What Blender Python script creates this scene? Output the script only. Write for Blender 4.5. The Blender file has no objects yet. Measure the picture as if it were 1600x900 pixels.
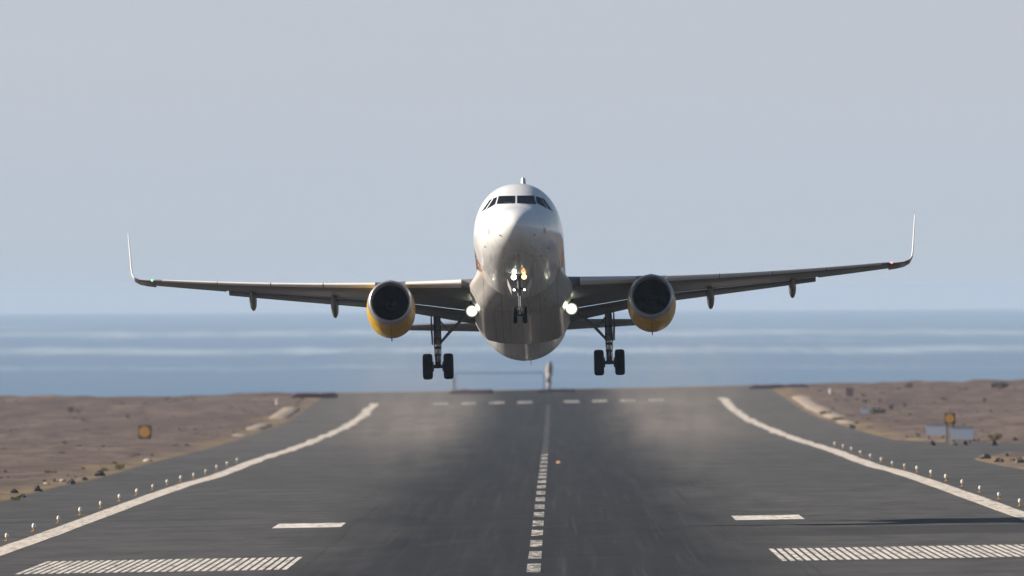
import bpy, bmesh, math, random
import numpy as np
from mathutils import Vector, Matrix, Euler, noise
from mathutils.bvhtree import BVHTree

R = math.radians
S = bpy.context.scene
C = S.collection

# ------------------------------------------------------------------ camera
F = 32400.0              # focal length in photograph pixels (1600 wide)
EYE = 45.0               # camera height above the sea
X0, Y0, ROLL = 865.0, 461.0, 0.005

def pix(x, y):
    """photograph pixel -> slopes (right, up) along the runway heading"""
    xr = x - ROLL * (y - 450.0)
    yr = y + ROLL * (x - 800.0)
    return (xr - X0) / F, (Y0 - yr) / F

def at(x, y, D):
    a, b = pix(x, y)
    return Vector((a * D, D, EYE + b * D))

cam_d = bpy.data.cameras.new('camera')
cam = bpy.data.objects.new('camera', cam_d)
C.objects.link(cam)
cam_d.sensor_width = 36.0
cam_d.lens = 36.0 * F / 1600.0
cam_d.clip_start = 1.0
cam_d.clip_end = 200000.0
a0, b0 = (800.0 - X0) / F, (Y0 - 450.0) / F
fw = Vector((a0, 1, b0)).normalized()
rt = fw.cross(Vector((0, 0, 1))).normalized()
up = rt.cross(fw).normalized()
rt2 = rt * math.cos(ROLL) - up * math.sin(ROLL)
up2 = up * math.cos(ROLL) + rt * math.sin(ROLL)
M = Matrix((rt2, up2, -fw)).transposed().to_4x4()
M.translation = Vector((0, 0, EYE))
cam.matrix_world = M
cam_d.dof.use_dof = True
cam_d.dof.focus_distance = 880.0
cam_d.dof.aperture_fstop = 3.0
S.camera = cam

# ------------------------------------------------------------------ sky, sun, exposure
SUN_EL, SUN_BEHIND = 24.5, 10.0
SKY_LOW, SKY_UP = (5.6, 6.6, 7.7), (6.3, 6.72, 7.5)
world = bpy.data.worlds.new('World')
S.world = world
world.use_nodes = True
wn, wl = world.node_tree.nodes, world.node_tree.links
wn.clear()
sky = wn.new('ShaderNodeTexSky')
sky.sky_type = 'NISHITA'
sky.sun_disc = False
sky.sun_elevation = R(SUN_EL)
sky.sun_rotation = R(-90.0 + SUN_BEHIND)
sky.altitude = 0
sky.air_density = 1.0
sky.dust_density = 1.0
sky.ozone_density = 1.5
bg = wn.new('ShaderNodeBackground')
bg.inputs['Strength'].default_value = 0.05
# pale haze low over the sea horizon, thinning into the clear sky above it
tcw = wn.new('ShaderNodeTexCoord')
sepw = wn.new('ShaderNodeSeparateXYZ')
wl.new(tcw.outputs['Generated'], sepw.inputs[0])
def wramp(lo, hi):
    n = wn.new('ShaderNodeMapRange'); n.interpolation_type = 'SMOOTHSTEP'
    wl.new(sepw.outputs[2], n.inputs['Value'])
    n.inputs['From Min'].default_value, n.inputs['From Max'].default_value = lo, hi
    return n.outputs[0]
def wmix(f, a, b):
    n = wn.new('ShaderNodeMix'); n.data_type = 'RGBA'
    if hasattr(f, 'is_output'): wl.new(f, n.inputs[0])
    else: n.inputs[0].default_value = f
    for sck, v in ((n.inputs[6], a), (n.inputs[7], b)):
        if hasattr(v, 'is_output'): wl.new(v, sck)
        else: sck.default_value = (*v, 1)
    return n.outputs[2]
mapw = wn.new('ShaderNodeMapping'); mapw.inputs['Scale'].default_value = (14, 14, 260)
wl.new(tcw.outputs['Generated'], mapw.inputs[0])
nzw = wn.new('ShaderNodeTexNoise'); nzw.inputs['Scale'].default_value = 1.0; nzw.inputs['Detail'].default_value = 4
wl.new(mapw.outputs[0], nzw.inputs['Vector'])
low = wmix(wramp(0.003, 0.0135), SKY_LOW, SKY_UP)
veil = wmix(nzw.outputs['Fac'], tuple(c * 0.93 for c in SKY_UP), tuple(c * 1.04 for c in SKY_UP))
low = wmix(0.5, low, veil)
mixed = wmix(wramp(0.02, 0.10), low, sky.outputs[0])
wo = wn.new('ShaderNodeOutputWorld')
wl.new(mixed, bg.inputs[0])
wl.new(bg.outputs[0], wo.inputs[0])

sun_d = bpy.data.lights.new('sun', 'SUN')
sun_d.energy = 4.9
sun_d.angle = R(0.5)
sun_d.color = (1.0, 0.905, 0.79)
sun = bpy.data.objects.new('sun', sun_d)
C.objects.link(sun)
sdir = Vector((-math.cos(R(SUN_EL)) * math.cos(R(SUN_BEHIND)), math.cos(R(SUN_EL)) * math.sin(R(SUN_BEHIND)), math.sin(R(SUN_EL))))
sun.rotation_euler = sdir.to_track_quat('Z', 'Y').to_euler()
sun.location = (-200, 900, 200)

S.view_settings.view_transform = 'Standard'
S.view_settings.look = 'None'
S.view_settings.exposure = 0.75
S.view_settings.gamma = 1.0
S.view_settings.use_curve_mapping = False
S.render.engine = 'CYCLES'
S.cycles.use_denoising = True
S.cycles.max_bounces = 8
S.cycles.volume_bounces = 0
S.cycles.sample_clamp_indirect = 8.0

# ------------------------------------------------------------------ helpers
def tag(o, label=None, cat=None, group=None, kind=None):
    if label: o['label'] = label
    if cat: o['category'] = cat
    if group: o['group'] = group
    if kind: o['kind'] = kind
    return o

def empty(name, loc=(0, 0, 0), rot=(0, 0, 0)):
    o = bpy.data.objects.new(name, None)
    C.objects.link(o)
    o.location = loc
    o.rotation_euler = rot
    o.empty_display_size = 0.3
    return o

class MB:
    def __init__(self):
        self.v, self.f = [], []
    def add(self, verts, faces):
        n = len(self.v)
        self.v += [tuple(p) for p in verts]
        self.f += [tuple(i + n for i in f) for f in faces]
        return self
    def box(self, x0, x1, y0, y1, z0, z1):
        v = [(x, y, z) for z in (z0, z1) for y in (y0, y1) for x in (x0, x1)]
        return self.add(v, [(0, 2, 3, 1), (4, 5, 7, 6), (0, 1, 5, 4), (2, 6, 7, 3), (0, 4, 6, 2), (1, 3, 7, 5)])
    def loft(self, rings, close=True, cap0=True, cap1=True):
        n = len(rings[0])
        v = [p for r in rings for p in r]
        f = []
        for i in range(len(rings) - 1):
            for j in range(n if close else n - 1):
                k = (j + 1) % n
                f.append((i * n + j, i * n + k, (i + 1) * n + k, (i + 1) * n + j))
        if cap0: f.append(tuple(range(n))[::-1])
        if cap1: f.append(tuple((len(rings) - 1) * n + j for j in range(n)))
        return self.add(v, f)
    def tube(self, pts, rad, seg=12):
        pts = [Vector(p) for p in pts]
        if not hasattr(rad, '__len__'): rad = [rad] * len(pts)
        rings = []
        for i, p in enumerate(pts):
            d = (pts[min(i + 1, len(pts) - 1)] - pts[max(i - 1, 0)]).normalized()
            a = d.cross(Vector((0, 0, 1)))
            if a.length < 1e-3: a = d.cross(Vector((0, 1, 0)))
            a.normalize(); b = a.cross(d)
            rings.append([p + (a * math.cos(t) + b * math.sin(t)) * rad[i] for t in [2 * math.pi * k / seg for k in range(seg)]])
        return self.loft(rings)
    def lathe(self, prof, org, axis, seg=32, cap0=False, cap1=False):
        """prof: (along, radius) pairs"""
        d = Vector(axis).normalized(); org = Vector(org)
        a = d.cross(Vector((0, 0, 1)))
        if a.length < 1e-3: a = Vector((1, 0, 0))
        a.normalize(); b = a.cross(d)
        rings = [[org + d * s + (a * math.cos(2 * math.pi * k / seg) + b * math.sin(2 * math.pi * k / seg)) * max(r, 1e-4) for k in range(seg)] for s, r in prof]
        return self.loft(rings, cap0=cap0, cap1=cap1)
    def build(self, name, mat, parent=None, smooth=35):
        me = bpy.data.meshes.new(name)
        me.from_pydata(self.v, [], self.f)
        bm = bmesh.new(); bm.from_mesh(me)
        bmesh.ops.recalc_face_normals(bm, faces=bm.faces)
        bm.to_mesh(me); bm.free()
        if smooth:
            me.polygons.foreach_set('use_smooth', [True] * len(me.polygons))
            me.set_sharp_from_angle(angle=R(smooth))
        if mat: me.materials.append(mat)
        o = bpy.data.objects.new(name, me)
        C.objects.link(o)
        if parent: o.parent = parent
        return o

def copy_tree(o, parent=None):
    c = o.copy(); C.objects.link(c)
    if parent: c.parent = parent
    for ch in list(o.children): copy_tree(ch, c)
    return c

def pchip(xs, ys, q):
    xs = np.asarray(xs, float); ys = np.asarray(ys, float); q = np.asarray(q, float)
    h = np.diff(xs); d = np.diff(ys) / h
    m = np.zeros_like(ys)
    m[0], m[-1] = d[0], d[-1]
    for i in range(1, len(xs) - 1):
        if d[i - 1] * d[i] > 0:
            w1, w2 = 2 * h[i] + h[i - 1], h[i] + 2 * h[i - 1]
            m[i] = (w1 + w2) / (w1 / d[i - 1] + w2 / d[i])
    k = np.clip(np.searchsorted(xs, q) - 1, 0, len(h) - 1)
    t = (q - xs[k]) / h[k]
    return ((2*t**3 - 3*t**2 + 1) * ys[k] + (t**3 - 2*t**2 + t) * h[k] * m[k] + (-2*t**3 + 3*t**2) * ys[k+1] + (t**3 - t**2) * h[k] * m[k+1])

def smooth01(t):
    t = max(0.0, min(1.0, t)); return t * t * (3 - 2 * t)

# ------------------------------------------------------------------ material helpers
class N:
    """tiny node builder"""
    def __init__(self, name):
        self.m = bpy.data.materials.new(name)
        self.m.use_nodes = True
        self.t = self.m.node_tree
        self.b = self.t.nodes['Principled BSDF']
        self.out = self.t.nodes['Material Output']
        self.tc = None
    def new(self, k, **kw):
        n = self.t.nodes.new(k)
        for a, v in kw.items(): setattr(n, a, v)
        return n
    def link(self, a, b): self.t.links.new(a, b)
    def put(self, sock, v):
        if v is None: return
        if hasattr(v, 'is_output'): self.link(v, sock)
        else:
            if sock.type == 'RGBA' and hasattr(v, '__len__') and len(v) == 3: v = (*v, 1)
            sock.default_value = v
    def obj(self):
        if not self.tc: self.tc = self.new('ShaderNodeTexCoord')
        return self.tc.outputs['Object']
    def sep(self):
        s = self.new('ShaderNodeSeparateXYZ'); self.link(self.obj(), s.inputs[0]); return s.outputs
    def math(self, op, a, b=0.0, clamp=False):
        n = self.new('ShaderNodeMath', operation=op); n.use_clamp = clamp
        self.put(n.inputs[0], a); self.put(n.inputs[1], b); return n.outputs[0]
    def ramp(self, v, lo, hi, o0=0.0, o1=1.0):
        n = self.new('ShaderNodeMapRange'); n.interpolation_type = 'SMOOTHSTEP'
        self.put(n.inputs['Value'], v)
        n.inputs['From Min'].default_value, n.inputs['From Max'].default_value = lo, hi
        self.put(n.inputs['To Min'], o0); self.put(n.inputs['To Max'], o1); return n.outputs[0]
    def mix(self, f, a, b, blend='MIX'):
        n = self.new('ShaderNodeMix', data_type='RGBA', blend_type=blend)
        self.put(n.inputs[0], f); self.put(n.inputs[6], a); self.put(n.inputs[7], b); return n.outputs[2]
    def noise(self, scale=(1, 1, 1), detail=4, rough=0.55, vec=None, off=(0, 0, 0)):
        mp = self.new('ShaderNodeMapping')
        self.link(vec or self.obj(), mp.inputs[0])
        mp.inputs['Scale'].default_value = scale; mp.inputs['Location'].default_value = off
        n = self.new('ShaderNodeTexNoise')
        n.inputs['Scale'].default_value = 1.0; n.inputs['Detail'].default_value = detail; n.inputs['Roughness'].default_value = rough
        self.link(mp.outputs[0], n.inputs['Vector']); return n.outputs['Fac']
    def bump(self, h, strength=0.2, dist=0.02):
        n = self.new('ShaderNodeBump'); n.inputs['Strength'].default_value = strength; n.inputs['Distance'].default_value = dist
        self.link(h, n.inputs['Height']); self.link(n.outputs[0], self.b.inputs['Normal'])
    def set(self, col=None, rough=None, metal=None, spec=None, coat=None):
        b = self.b.inputs
        self.put(b['Base Color'], col); self.put(b['Roughness'], rough); self.put(b['Metallic'], metal)
        self.put(b['Specular IOR Level'], spec); self.put(b['Coat Weight'], coat)
        return self.m

def paint(name, col, rough=0.4, metal=0.0, var=0.15, scale=3.0, spec=0.5, coat=None):
    n = N(name)
    f = n.noise((scale, scale, scale), 5)
    c = n.mix(f, tuple(x * (1 - var) for x in col), tuple(min(1, x * (1 + var)) for x in col))
    return n.set(c, rough, metal, spec, coat)

def lamp(name, col, strength):
    n = N(name)
    n.set((0.8, 0.8, 0.8), 0.3)
    n.b.inputs['Emission Color'].default_value = (*col, 1)
    n.b.inputs['Emission Strength'].default_value = strength
    return n.m

# ------------------------------------------------------------------ lie of the land
XC = -0.75
TILT = 0.0125
PD = [-600, 0, 700, 853, 940, 1046, 1199, 1290, 1378, 1590, 1865, 2135, 2300, 2414, 2620, 2860]
PZ = [-7.0, -8.0, -9.7, -10.16, -10.41, -10.68, -11.08, -11.37, -11.75, -12.3, -13.2, -13.8, -14.05, -14.05, -13.5, -13.05]
def ground(X, D):
    return EYE + float(pchip(PD, PZ, [min(max(D, -600), 2860)])[0]) + TILT * max(-140, min(140, X))

def on_ground(x, y):
    """where the sight line through a photograph pixel meets the ground"""
    a, b = pix(x, y)
    lo, hi = 690.0, 2860.0
    for _ in range(40):
        m = (lo + hi) / 2
        if EYE + b * m > ground(a * m, m): lo = m
        else: hi = m
    return Vector((a * lo, lo, ground(a * lo, lo)))

# ------------------------------------------------------------------ setting materials
def mat_asphalt():
    n = N('asphalt')
    p = n.sep()
    ax = n.math('ABSOLUTE', n.math('SUBTRACT', p[0], XC))
    big = n.noise((0.06, 0.008, 1), 5, 0.6)
    mid = n.noise((0.5, 0.06, 1), 5, 0.6, off=(3, 7, 0))
    fine = n.noise((14, 14, 14), 2)
    c = n.mix(big, (0.076, 0.072, 0.071), (0.122, 0.115, 0.111))
    c = n.mix(n.ramp(mid, 0.35, 0.7), n.mix(0.6, c, (0.056, 0.055, 0.056)), c)
    # far asphalt paler, tan at the sides: haze and heat shimmer painted in
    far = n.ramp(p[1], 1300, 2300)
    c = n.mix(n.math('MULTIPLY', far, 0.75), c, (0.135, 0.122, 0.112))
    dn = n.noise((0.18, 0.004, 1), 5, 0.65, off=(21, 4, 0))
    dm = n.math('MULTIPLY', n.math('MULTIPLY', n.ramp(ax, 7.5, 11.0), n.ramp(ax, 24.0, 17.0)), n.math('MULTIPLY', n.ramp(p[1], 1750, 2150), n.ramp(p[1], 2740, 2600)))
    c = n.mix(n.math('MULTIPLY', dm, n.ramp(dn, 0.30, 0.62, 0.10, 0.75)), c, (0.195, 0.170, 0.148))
    # tyre rubber laid down along the middle of the landing zones
    wob = n.math('MULTIPLY', n.math('SUBTRACT', n.noise((0.25, 0.012, 1), 4, 0.6, off=(11, 0, 0)), 0.5), 7.0)
    rub = n.ramp(n.math('ADD', ax, wob), 5.0, 12.0, 1.0, 0.0)
    streak = n.noise((1.6, 0.004, 1), 4, 0.65, off=(5, 2, 0))
    rub = n.math('MULTIPLY', rub, n.ramp(streak, 0.2, 0.6, 0.7, 1.0))
    c = n.mix(n.math('MULTIPLY', rub, 0.93), c, (0.011, 0.0105, 0.0125))
    # single skid streaks and paler lanes between them
    skid = n.noise((3.2, 0.006, 1), 5, 0.7, off=(41, 0, 0))
    lane = n.ramp(ax, 7.0, 15.0, 1.0, 0.0)
    c = n.mix(n.math('MULTIPLY', n.ramp(skid, 0.56, 0.66), n.math('MULTIPLY', lane, 0.55)), c, (0.016, 0.016, 0.018))
    c = n.mix(n.math('MULTIPLY', n.ramp(skid, 0.42, 0.34), n.math('MULTIPLY', lane, 0.30)), c, (0.085, 0.083, 0.083))
    blot = n.noise((0.35, 0.09, 1), 6, 0.7, off=(61, 8, 0))
    c = n.mix(n.ramp(blot, 0.50, 0.66, 0.0, 0.6), c, (0.040, 0.039, 0.041))
    # darker strip across the runway, right of the middle
    strip = n.math('MULTIPLY', n.ramp(p[1], 857, 862), n.ramp(p[1], 897, 904, 1, 0))
    strip = n.math('MULTIPLY', strip, n.ramp(p[0], 4.0, 13.0))
    c = n.mix(n.math('MULTIPLY', strip, 0.62), c, (0.026, 0.026, 0.030))
    # transverse joints and sealed cracks
    jn = n.noise((0.02, 0.35, 1), 3, 0.5, off=(0, 31, 0))
    c = n.mix(n.ramp(jn, 0.58, 0.63, 0.0, 0.55), c, (0.033, 0.031, 0.030))
    c = n.mix(n.ramp(fine, 0.3, 0.7, 0.0, 0.25), c, (0.04, 0.038, 0.036))
    n.set(c, n.ramp(rub, 0, 1, 0.9, 0.75), 0, 0.12)
    n.bump(fine, 0.35, 0.01)
    return n.m

def mat_markpaint(worn=0.15, name='runway_paint', col=(0.78, 0.715, 0.63)):
    n = N(name)
    w = n.noise((2.2, 0.35, 1), 6, 0.7)
    f = n.noise((9, 2.0, 1), 3, 0.6, off=(4, 4, 0))
    k = n.math('MULTIPLY', n.ramp(n.math('ADD', n.math('MULTIPLY', w, 0.7), n.math('MULTIPLY', f, 0.3)), 0.62 - worn, 0.50 - worn, 0, 1), 1.0)
    c = n.mix(n.math('MULTIPLY', n.noise((0.8, 0.08, 1), 4, 0.6, off=(1, 1, 0)), 0.35), col, tuple(q * 0.72 for q in col))
    c = n.mix(k, c, (0.06, 0.057, 0.056))
    return n.set(c, 0.7, 0, 0.3)

def mat_dirt():
    n = N('dry_ground')
    p = n.sep()
    a = n.noise((0.05, 0.012, 1), 6, 0.6)
    b = n.noise((0.25, 0.05, 1), 6, 0.65, off=(9, 1, 0))
    g = n.noise((2.0, 1.0, 1), 5, 0.7, off=(2, 2, 0))
    c = n.mix(n.ramp(a, 0.38, 0.62), (0.112, 0.079, 0.064), (0.178, 0.129, 0.105))
    c = n.mix(n.ramp(b, 0.44, 0.58, 0, 0.9), c, (0.088, 0.062, 0.055))
    c = n.mix(n.ramp(g, 0.5, 0.75, 0, 0.6), c, (0.25, 0.175, 0.125))
    # straw and sand verge beside the shoulders
    ax = n.math('ABSOLUTE', n.math('SUBTRACT', p[0], XC))
    v = n.math('MULTIPLY', n.ramp(n.math('ADD', ax, n.math('MULTIPLY', n.math('SUBTRACT', a, 0.5), 22.0)), 30.5, 33.5, 1, 0), n.ramp(b, 0.38, 0.56, 0.0, 1.0))
    c = n.mix(n.math('MULTIPLY', v, 0.8), c, (0.25, 0.185, 0.095))
    dk = n.noise((0.6, 0.2, 1), 4, 0.6, off=(17, 3, 0))
    c = n.mix(n.ramp(dk, 0.58, 0.68, 0, 0.75), c, (0.058, 0.045, 0.042))
    n.set(c, 0.95, 0, 0.15)
    n.bump(g, 0.6, 0.15)
    return n.m

def mat_sea():
    n = N('sea_water')
    p = n.sep()
    # calm slicks drawn out across the view
    sc = n.math('POWER', n.math('MULTIPLY', p[1], 1 / 25000.0), 2.0)
    wob = n.math('MULTIPLY', n.math('SUBTRACT', n.noise((0.0042, 0.00005, 1), 5, 0.65), 0.5), 9000.0)
    wob = n.math('ADD', wob, n.math('MULTIPLY', n.math('SUBTRACT', n.noise((0.11, 0.00004, 1), 5, 0.7, off=(2, 9, 0)), 0.5), 6500.0))
    wob = n.math('MULTIPLY', wob, sc)
    drift = n.math('MULTIPLY', p[0], 1.2)
    y = n.math('ADD', n.math('ADD', p[1], wob), drift)
    def band(d, w0, k):
        dd = n.math('ABSOLUTE', n.math('SUBTRACT', y, d))
        return n.math('MULTIPLY', n.ramp(dd, w0 * 0.05, w0, 1, 0), k)
    patch = n.noise((0.0011, 0.00007, 1), 3, 0.6, off=(1, 5, 0))
    pat2 = n.noise((0.0016, 0.00005, 1), 3, 0.6, off=(31, 2, 0))
    m = n.math('MULTIPLY', band(24300, 2800, 1.0), n.ramp(pat2, 0.25, 0.6, 0.35, 1))
    m = n.math('MAXIMUM', m, n.math('MULTIPLY', band(30500, 3000, 0.5), n.ramp(pat2, 0.6, 0.4, 0.0, 1)))
    m = n.math('MAXIMUM', m, n.math('MULTIPLY', band(20300, 1100, 0.6), n.ramp(pat2, 0.55, 0.4, 0.0, 1)))
    m = n.math('MAXIMUM', m, n.math('MULTIPLY', band(17000, 1500, 1.0), n.ramp(patch, 0.25, 0.55, 0.55, 1)))
    m = n.math('MAXIMUM', m, n.math('MULTIPLY', band(12900, 420, 0.5), n.ramp(patch, 0.42, 0.6, 0.2, 1)))
    m = n.math('MAXIMUM', m, n.math('MULTIPLY', band(10900, 300, 0.35), n.ramp(patch, 0.6, 0.42, 0.0, 1)))
    brk = n.noise((0.016, 0.0004, 1), 5, 0.7, off=(13, 6, 0))
    m = n.math('MULTIPLY', m, n.ramp(brk, 0.34, 0.60, 0.35, 1.0))
    fine = n.noise((0.02, 0.0015, 1), 4, 0.6, off=(8, 0, 0))
    c = n.mix(m, (0.13, 0.205, 0.305), (0.44, 0.52, 0.57))
    c = n.mix(n.ramp(fine, 0.3, 0.75, 0, 0.35), c, (0.085, 0.155, 0.265))
    n.set(c, 0.55, 0, 0.25)
    return n.m

M_ASPHALT = mat_asphalt()
M_PAINT = mat_markpaint(0.11)
M_PAINT_WORN = mat_markpaint(0.04, 'worn_runway_paint')
M_PAINT_FAINT = mat_markpaint(-0.05, 'faded_runway_paint')
M_PAINT_DUSTY = mat_markpaint(0.12, 'dusty_runway_paint', (0.70, 0.615, 0.52))
M_DIRT = mat_dirt()
M_SEA = mat_sea()

# ------------------------------------------------------------------ ground, runway, sea
def taxi_edges(X):
    k = math.exp(-max(0.0, X - XC - 30.0) / 5.0)
    return 1545 - 100 * k, 1630 + 150 * k

def paved(X, D):
    if abs(X - XC) < 30.0 and D < 2854: return True
    if X - XC >= 30.0:
        a, b = taxi_edges(X)
        return a < D < b
    return False

def coast(X):
    return 2868 + 14 * noise.noise(Vector((X * 0.03, 3.1, 0))) + 4 * noise.noise(Vector((X * 0.15, 9.1, 0)))

xs = sorted(set([-2500, -1500, -900, -600, -400, -300, -220, -170] + list(np.arange(-140, -34, 1.6)) + [XC - 33.2, XC - 32, XC - 31, XC - 30.4, XC - 30, XC - 29.5, XC - 15, XC, XC + 15, XC + 29.5, XC + 30, XC + 30.4, XC + 31, XC + 32, XC + 33.2] + list(np.arange(34.2, 140, 1.6)) + [170, 220, 300, 400, 600, 900, 1500, 2500]))
ds = [-600, -300, 0, 250, 450, 600, 680] + list(np.arange(720, 1000, 8)) + list(np.arange(1000, 2840, 6)) + ['c0', 'c1', 'c2']
gv, gf = [], []
for d in ds:
    for X in xs:
        if isinstance(d, str):
            c = coast(X)
            D = {'c0': c, 'c1': c + 14, 'c2': c + 60}[d]
        else: D = float(d)
        z = ground(X, D)
        s = abs(X - XC)
        if paved(X, D): z -= 0.12
        else:
            w = smooth01((s - 30.0) / 4.0)
            z += 0.02 + 0.22 * w * (0.5 + noise.fractal(Vector((X * 0.35, D * 0.06, 0)), 0.8, 2.2, 4)) + 0.55 * smooth01((s - 32) / 25) * noise.fractal(Vector((X * 0.05, D * 0.012, 4)), 0.8, 2.2, 4)
            if D > 2700: z += 0.12 * noise.noise(Vector((X * 0.3, D * 0.05, 1)))
            if X > 30: z += 0.9 * smooth01((X - 60) / 25) * smooth01((D - 2500) / 250)
        if d == 'c1': z -= 5.0
        if d == 'c2': z = -3.0
        gv.append((X, D, z))
nx = len(xs)
for i in range(len(ds) - 1):
    for j in range(nx - 1):
        gf.append((i * nx + j, i * nx + j + 1, (i + 1) * nx + j + 1, (i + 1) * nx + j))
terrain = MB().add(gv, gf).build('ground', M_DIRT, smooth=60)
tag(terrain, kind='structure')

def sheet(x0, x1, d0, d1, lift, step=12.0, shear=0.0):
    n = max(1, int((d1 - d0) / step)); m = MB(); rows = []
    nxx = max(1, int((x1 - x0) / 15))
    for i in range(n + 1):
        D = d0 + (d1 - d0) * i / n
        rows.append([(x0 + (x1 - x0) * j / nxx, D, ground(x0 + (x1 - x0) * j / nxx, D) + lift) for j in range(nxx + 1)])
    return m.loft(rows, close=False, cap0=False, cap1=False)

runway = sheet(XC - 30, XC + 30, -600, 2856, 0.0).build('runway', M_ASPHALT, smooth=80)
tag(runway, kind='structure')
mb = MB(); rows = []
for i in range(41):
    X = XC + 29.9 + (i / 40) ** 2 * 300
    a, b = taxi_edges(X)
    rows.append([(X, a + (b - a) * j / 20, ground(X, a + (b - a) * j / 20) - 0.004 - 0.0) for j in range(21)])
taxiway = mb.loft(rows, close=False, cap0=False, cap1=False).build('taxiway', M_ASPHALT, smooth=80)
tag(taxiway, kind='structure')

sea = MB().add([(-40000, 2750, 0), (40000, 2750, 0), (40000, 55000, 0), (-40000, 55000, 0)], [(0, 1, 2, 3)]).build('sea', M_SEA, smooth=0)
tag(sea, kind='structure')

# painted markings: children of the runway they lie on
def marking(name, mb, mat=M_PAINT):
    return mb.build(name, mat, runway, smooth=0)
for s in (-1, 1):
    mb = MB(); rows = []
    d = -500.0
    while d <= 2640:
        k = 0.06 + 0.50 * smooth01((d - 1150) / 1200)
        j = k * (noise.noise(Vector((d * 0.021, s * 9, 0))) + 0.7 * noise.noise(Vector((d * 0.11, s * 5, 2))))
        j2 = k * (noise.noise(Vector((d * 0.024, s * 3, 7))) + 0.7 * noise.noise(Vector((d * 0.13, s * 8, 4))))
        rows.append([(XC + s * 22.05 - 0.55 + j, d, ground(XC + s * 22.05 - 0.45, d) + 0.012), (XC + s * 22.05 + 0.55 + j2, d, ground(XC + s * 22.05 + 0.45, d) + 0.012)])
        d += 4.0
    marking('edge_line', mb.loft(rows, close=False, cap0=False, cap1=False), M_PAINT_DUSTY)
mb = MB(); mb2 = MB()
d = 682.0
while d < 2560:
    pass
    s_ = sheet(XC - 0.26, XC + 0.24, d, d + 30, 0.012, 6); (mb if d < 1600 else mb2).add(s_.v, s_.f)
    d += 50.0
marking('centreline', mb, M_PAINT_WORN)
marking('faded_centreline', mb2, M_PAINT_FAINT)
for s in (-1, 1):
    mb = MB()
    for k in range(34):
        x = XC + s * (9.05 + k * 0.295)
        s_ = sheet(min(x, x + s * 0.185), max(x, x + s * 0.185), 757, 805, 0.012, 6); mb.add(s_.v, s_.f)
    marking('aiming_point', mb)
    s_ = sheet(XC + s * 9.0 if s > 0 else XC - 12.15, XC + 12.15 if s > 0 else XC - 9.0, 945, 969, 0.012, 6)
    marking('touchdown_mark', s_)
    for d0, nb in ((2290, 2), (2440, 3)):
        mb = MB()
        for k in range(nb):
            x = XC + s * (9.0 + 3.4 * k)
            s_ = sheet(min(x, x + s * 2.4), max(x, x + s * 2.4), d0, d0 + 26, 0.012, 6); mb.add(s_.v, s_.f)
        marking('touchdown_mark', mb, M_PAINT_FAINT)
mb = MB()
for k in range(4):
    for s in (-1, 1):
        x = XC + s * (2.0 + 3.55 * k)
        s_ = sheet(min(x, x + s * 1.9), max(x, x + s * 1.9), 2600, 2632, 0.012, 6); mb.add(s_.v, s_.f)
marking('threshold_bars', mb, M_PAINT_WORN)
o = on_ground(872, 724)  # narrow orange strip just right of the centreline
mb = MB(); s_ = sheet(o.x - 0.13, o.x + 0.13, o.y, o.y + 26, 0.012, 6)
marking('orange_mark', s_, paint('orange_mark_tone', (0.62, 0.33, 0.13), 0.7))

# ================================================================== THE AIRLINER
PITCH, BANK, YAW = R(10.3), 0.0188, R(0.45)
nose_world = at(807.5, 350, 903.0)
Rm = Matrix.Rotation(-YAW, 4, 'Z') @ Matrix.Rotation(-BANK, 4, 'Y') @ Matrix.Rotation(-PITCH, 4, 'X')
base_local = Vector((0, 17.7, -4.2))
tip_local = Vector((0, 0, -0.55))
# local frame: x to the right of the picture, y aft, z up, origin on the fuselage axis at the nose station
origin = nose_world - Rm @ tip_local
plane = empty('airliner')
plane.matrix_world = Matrix.Translation(origin) @ Rm
tag(plane, 'white twin-engine airliner with yellow engine nacelles and lowered wheels lifting off the runway', 'airliner')
PW = plane.matrix_world.copy()
PWI = PW.inverted()

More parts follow.
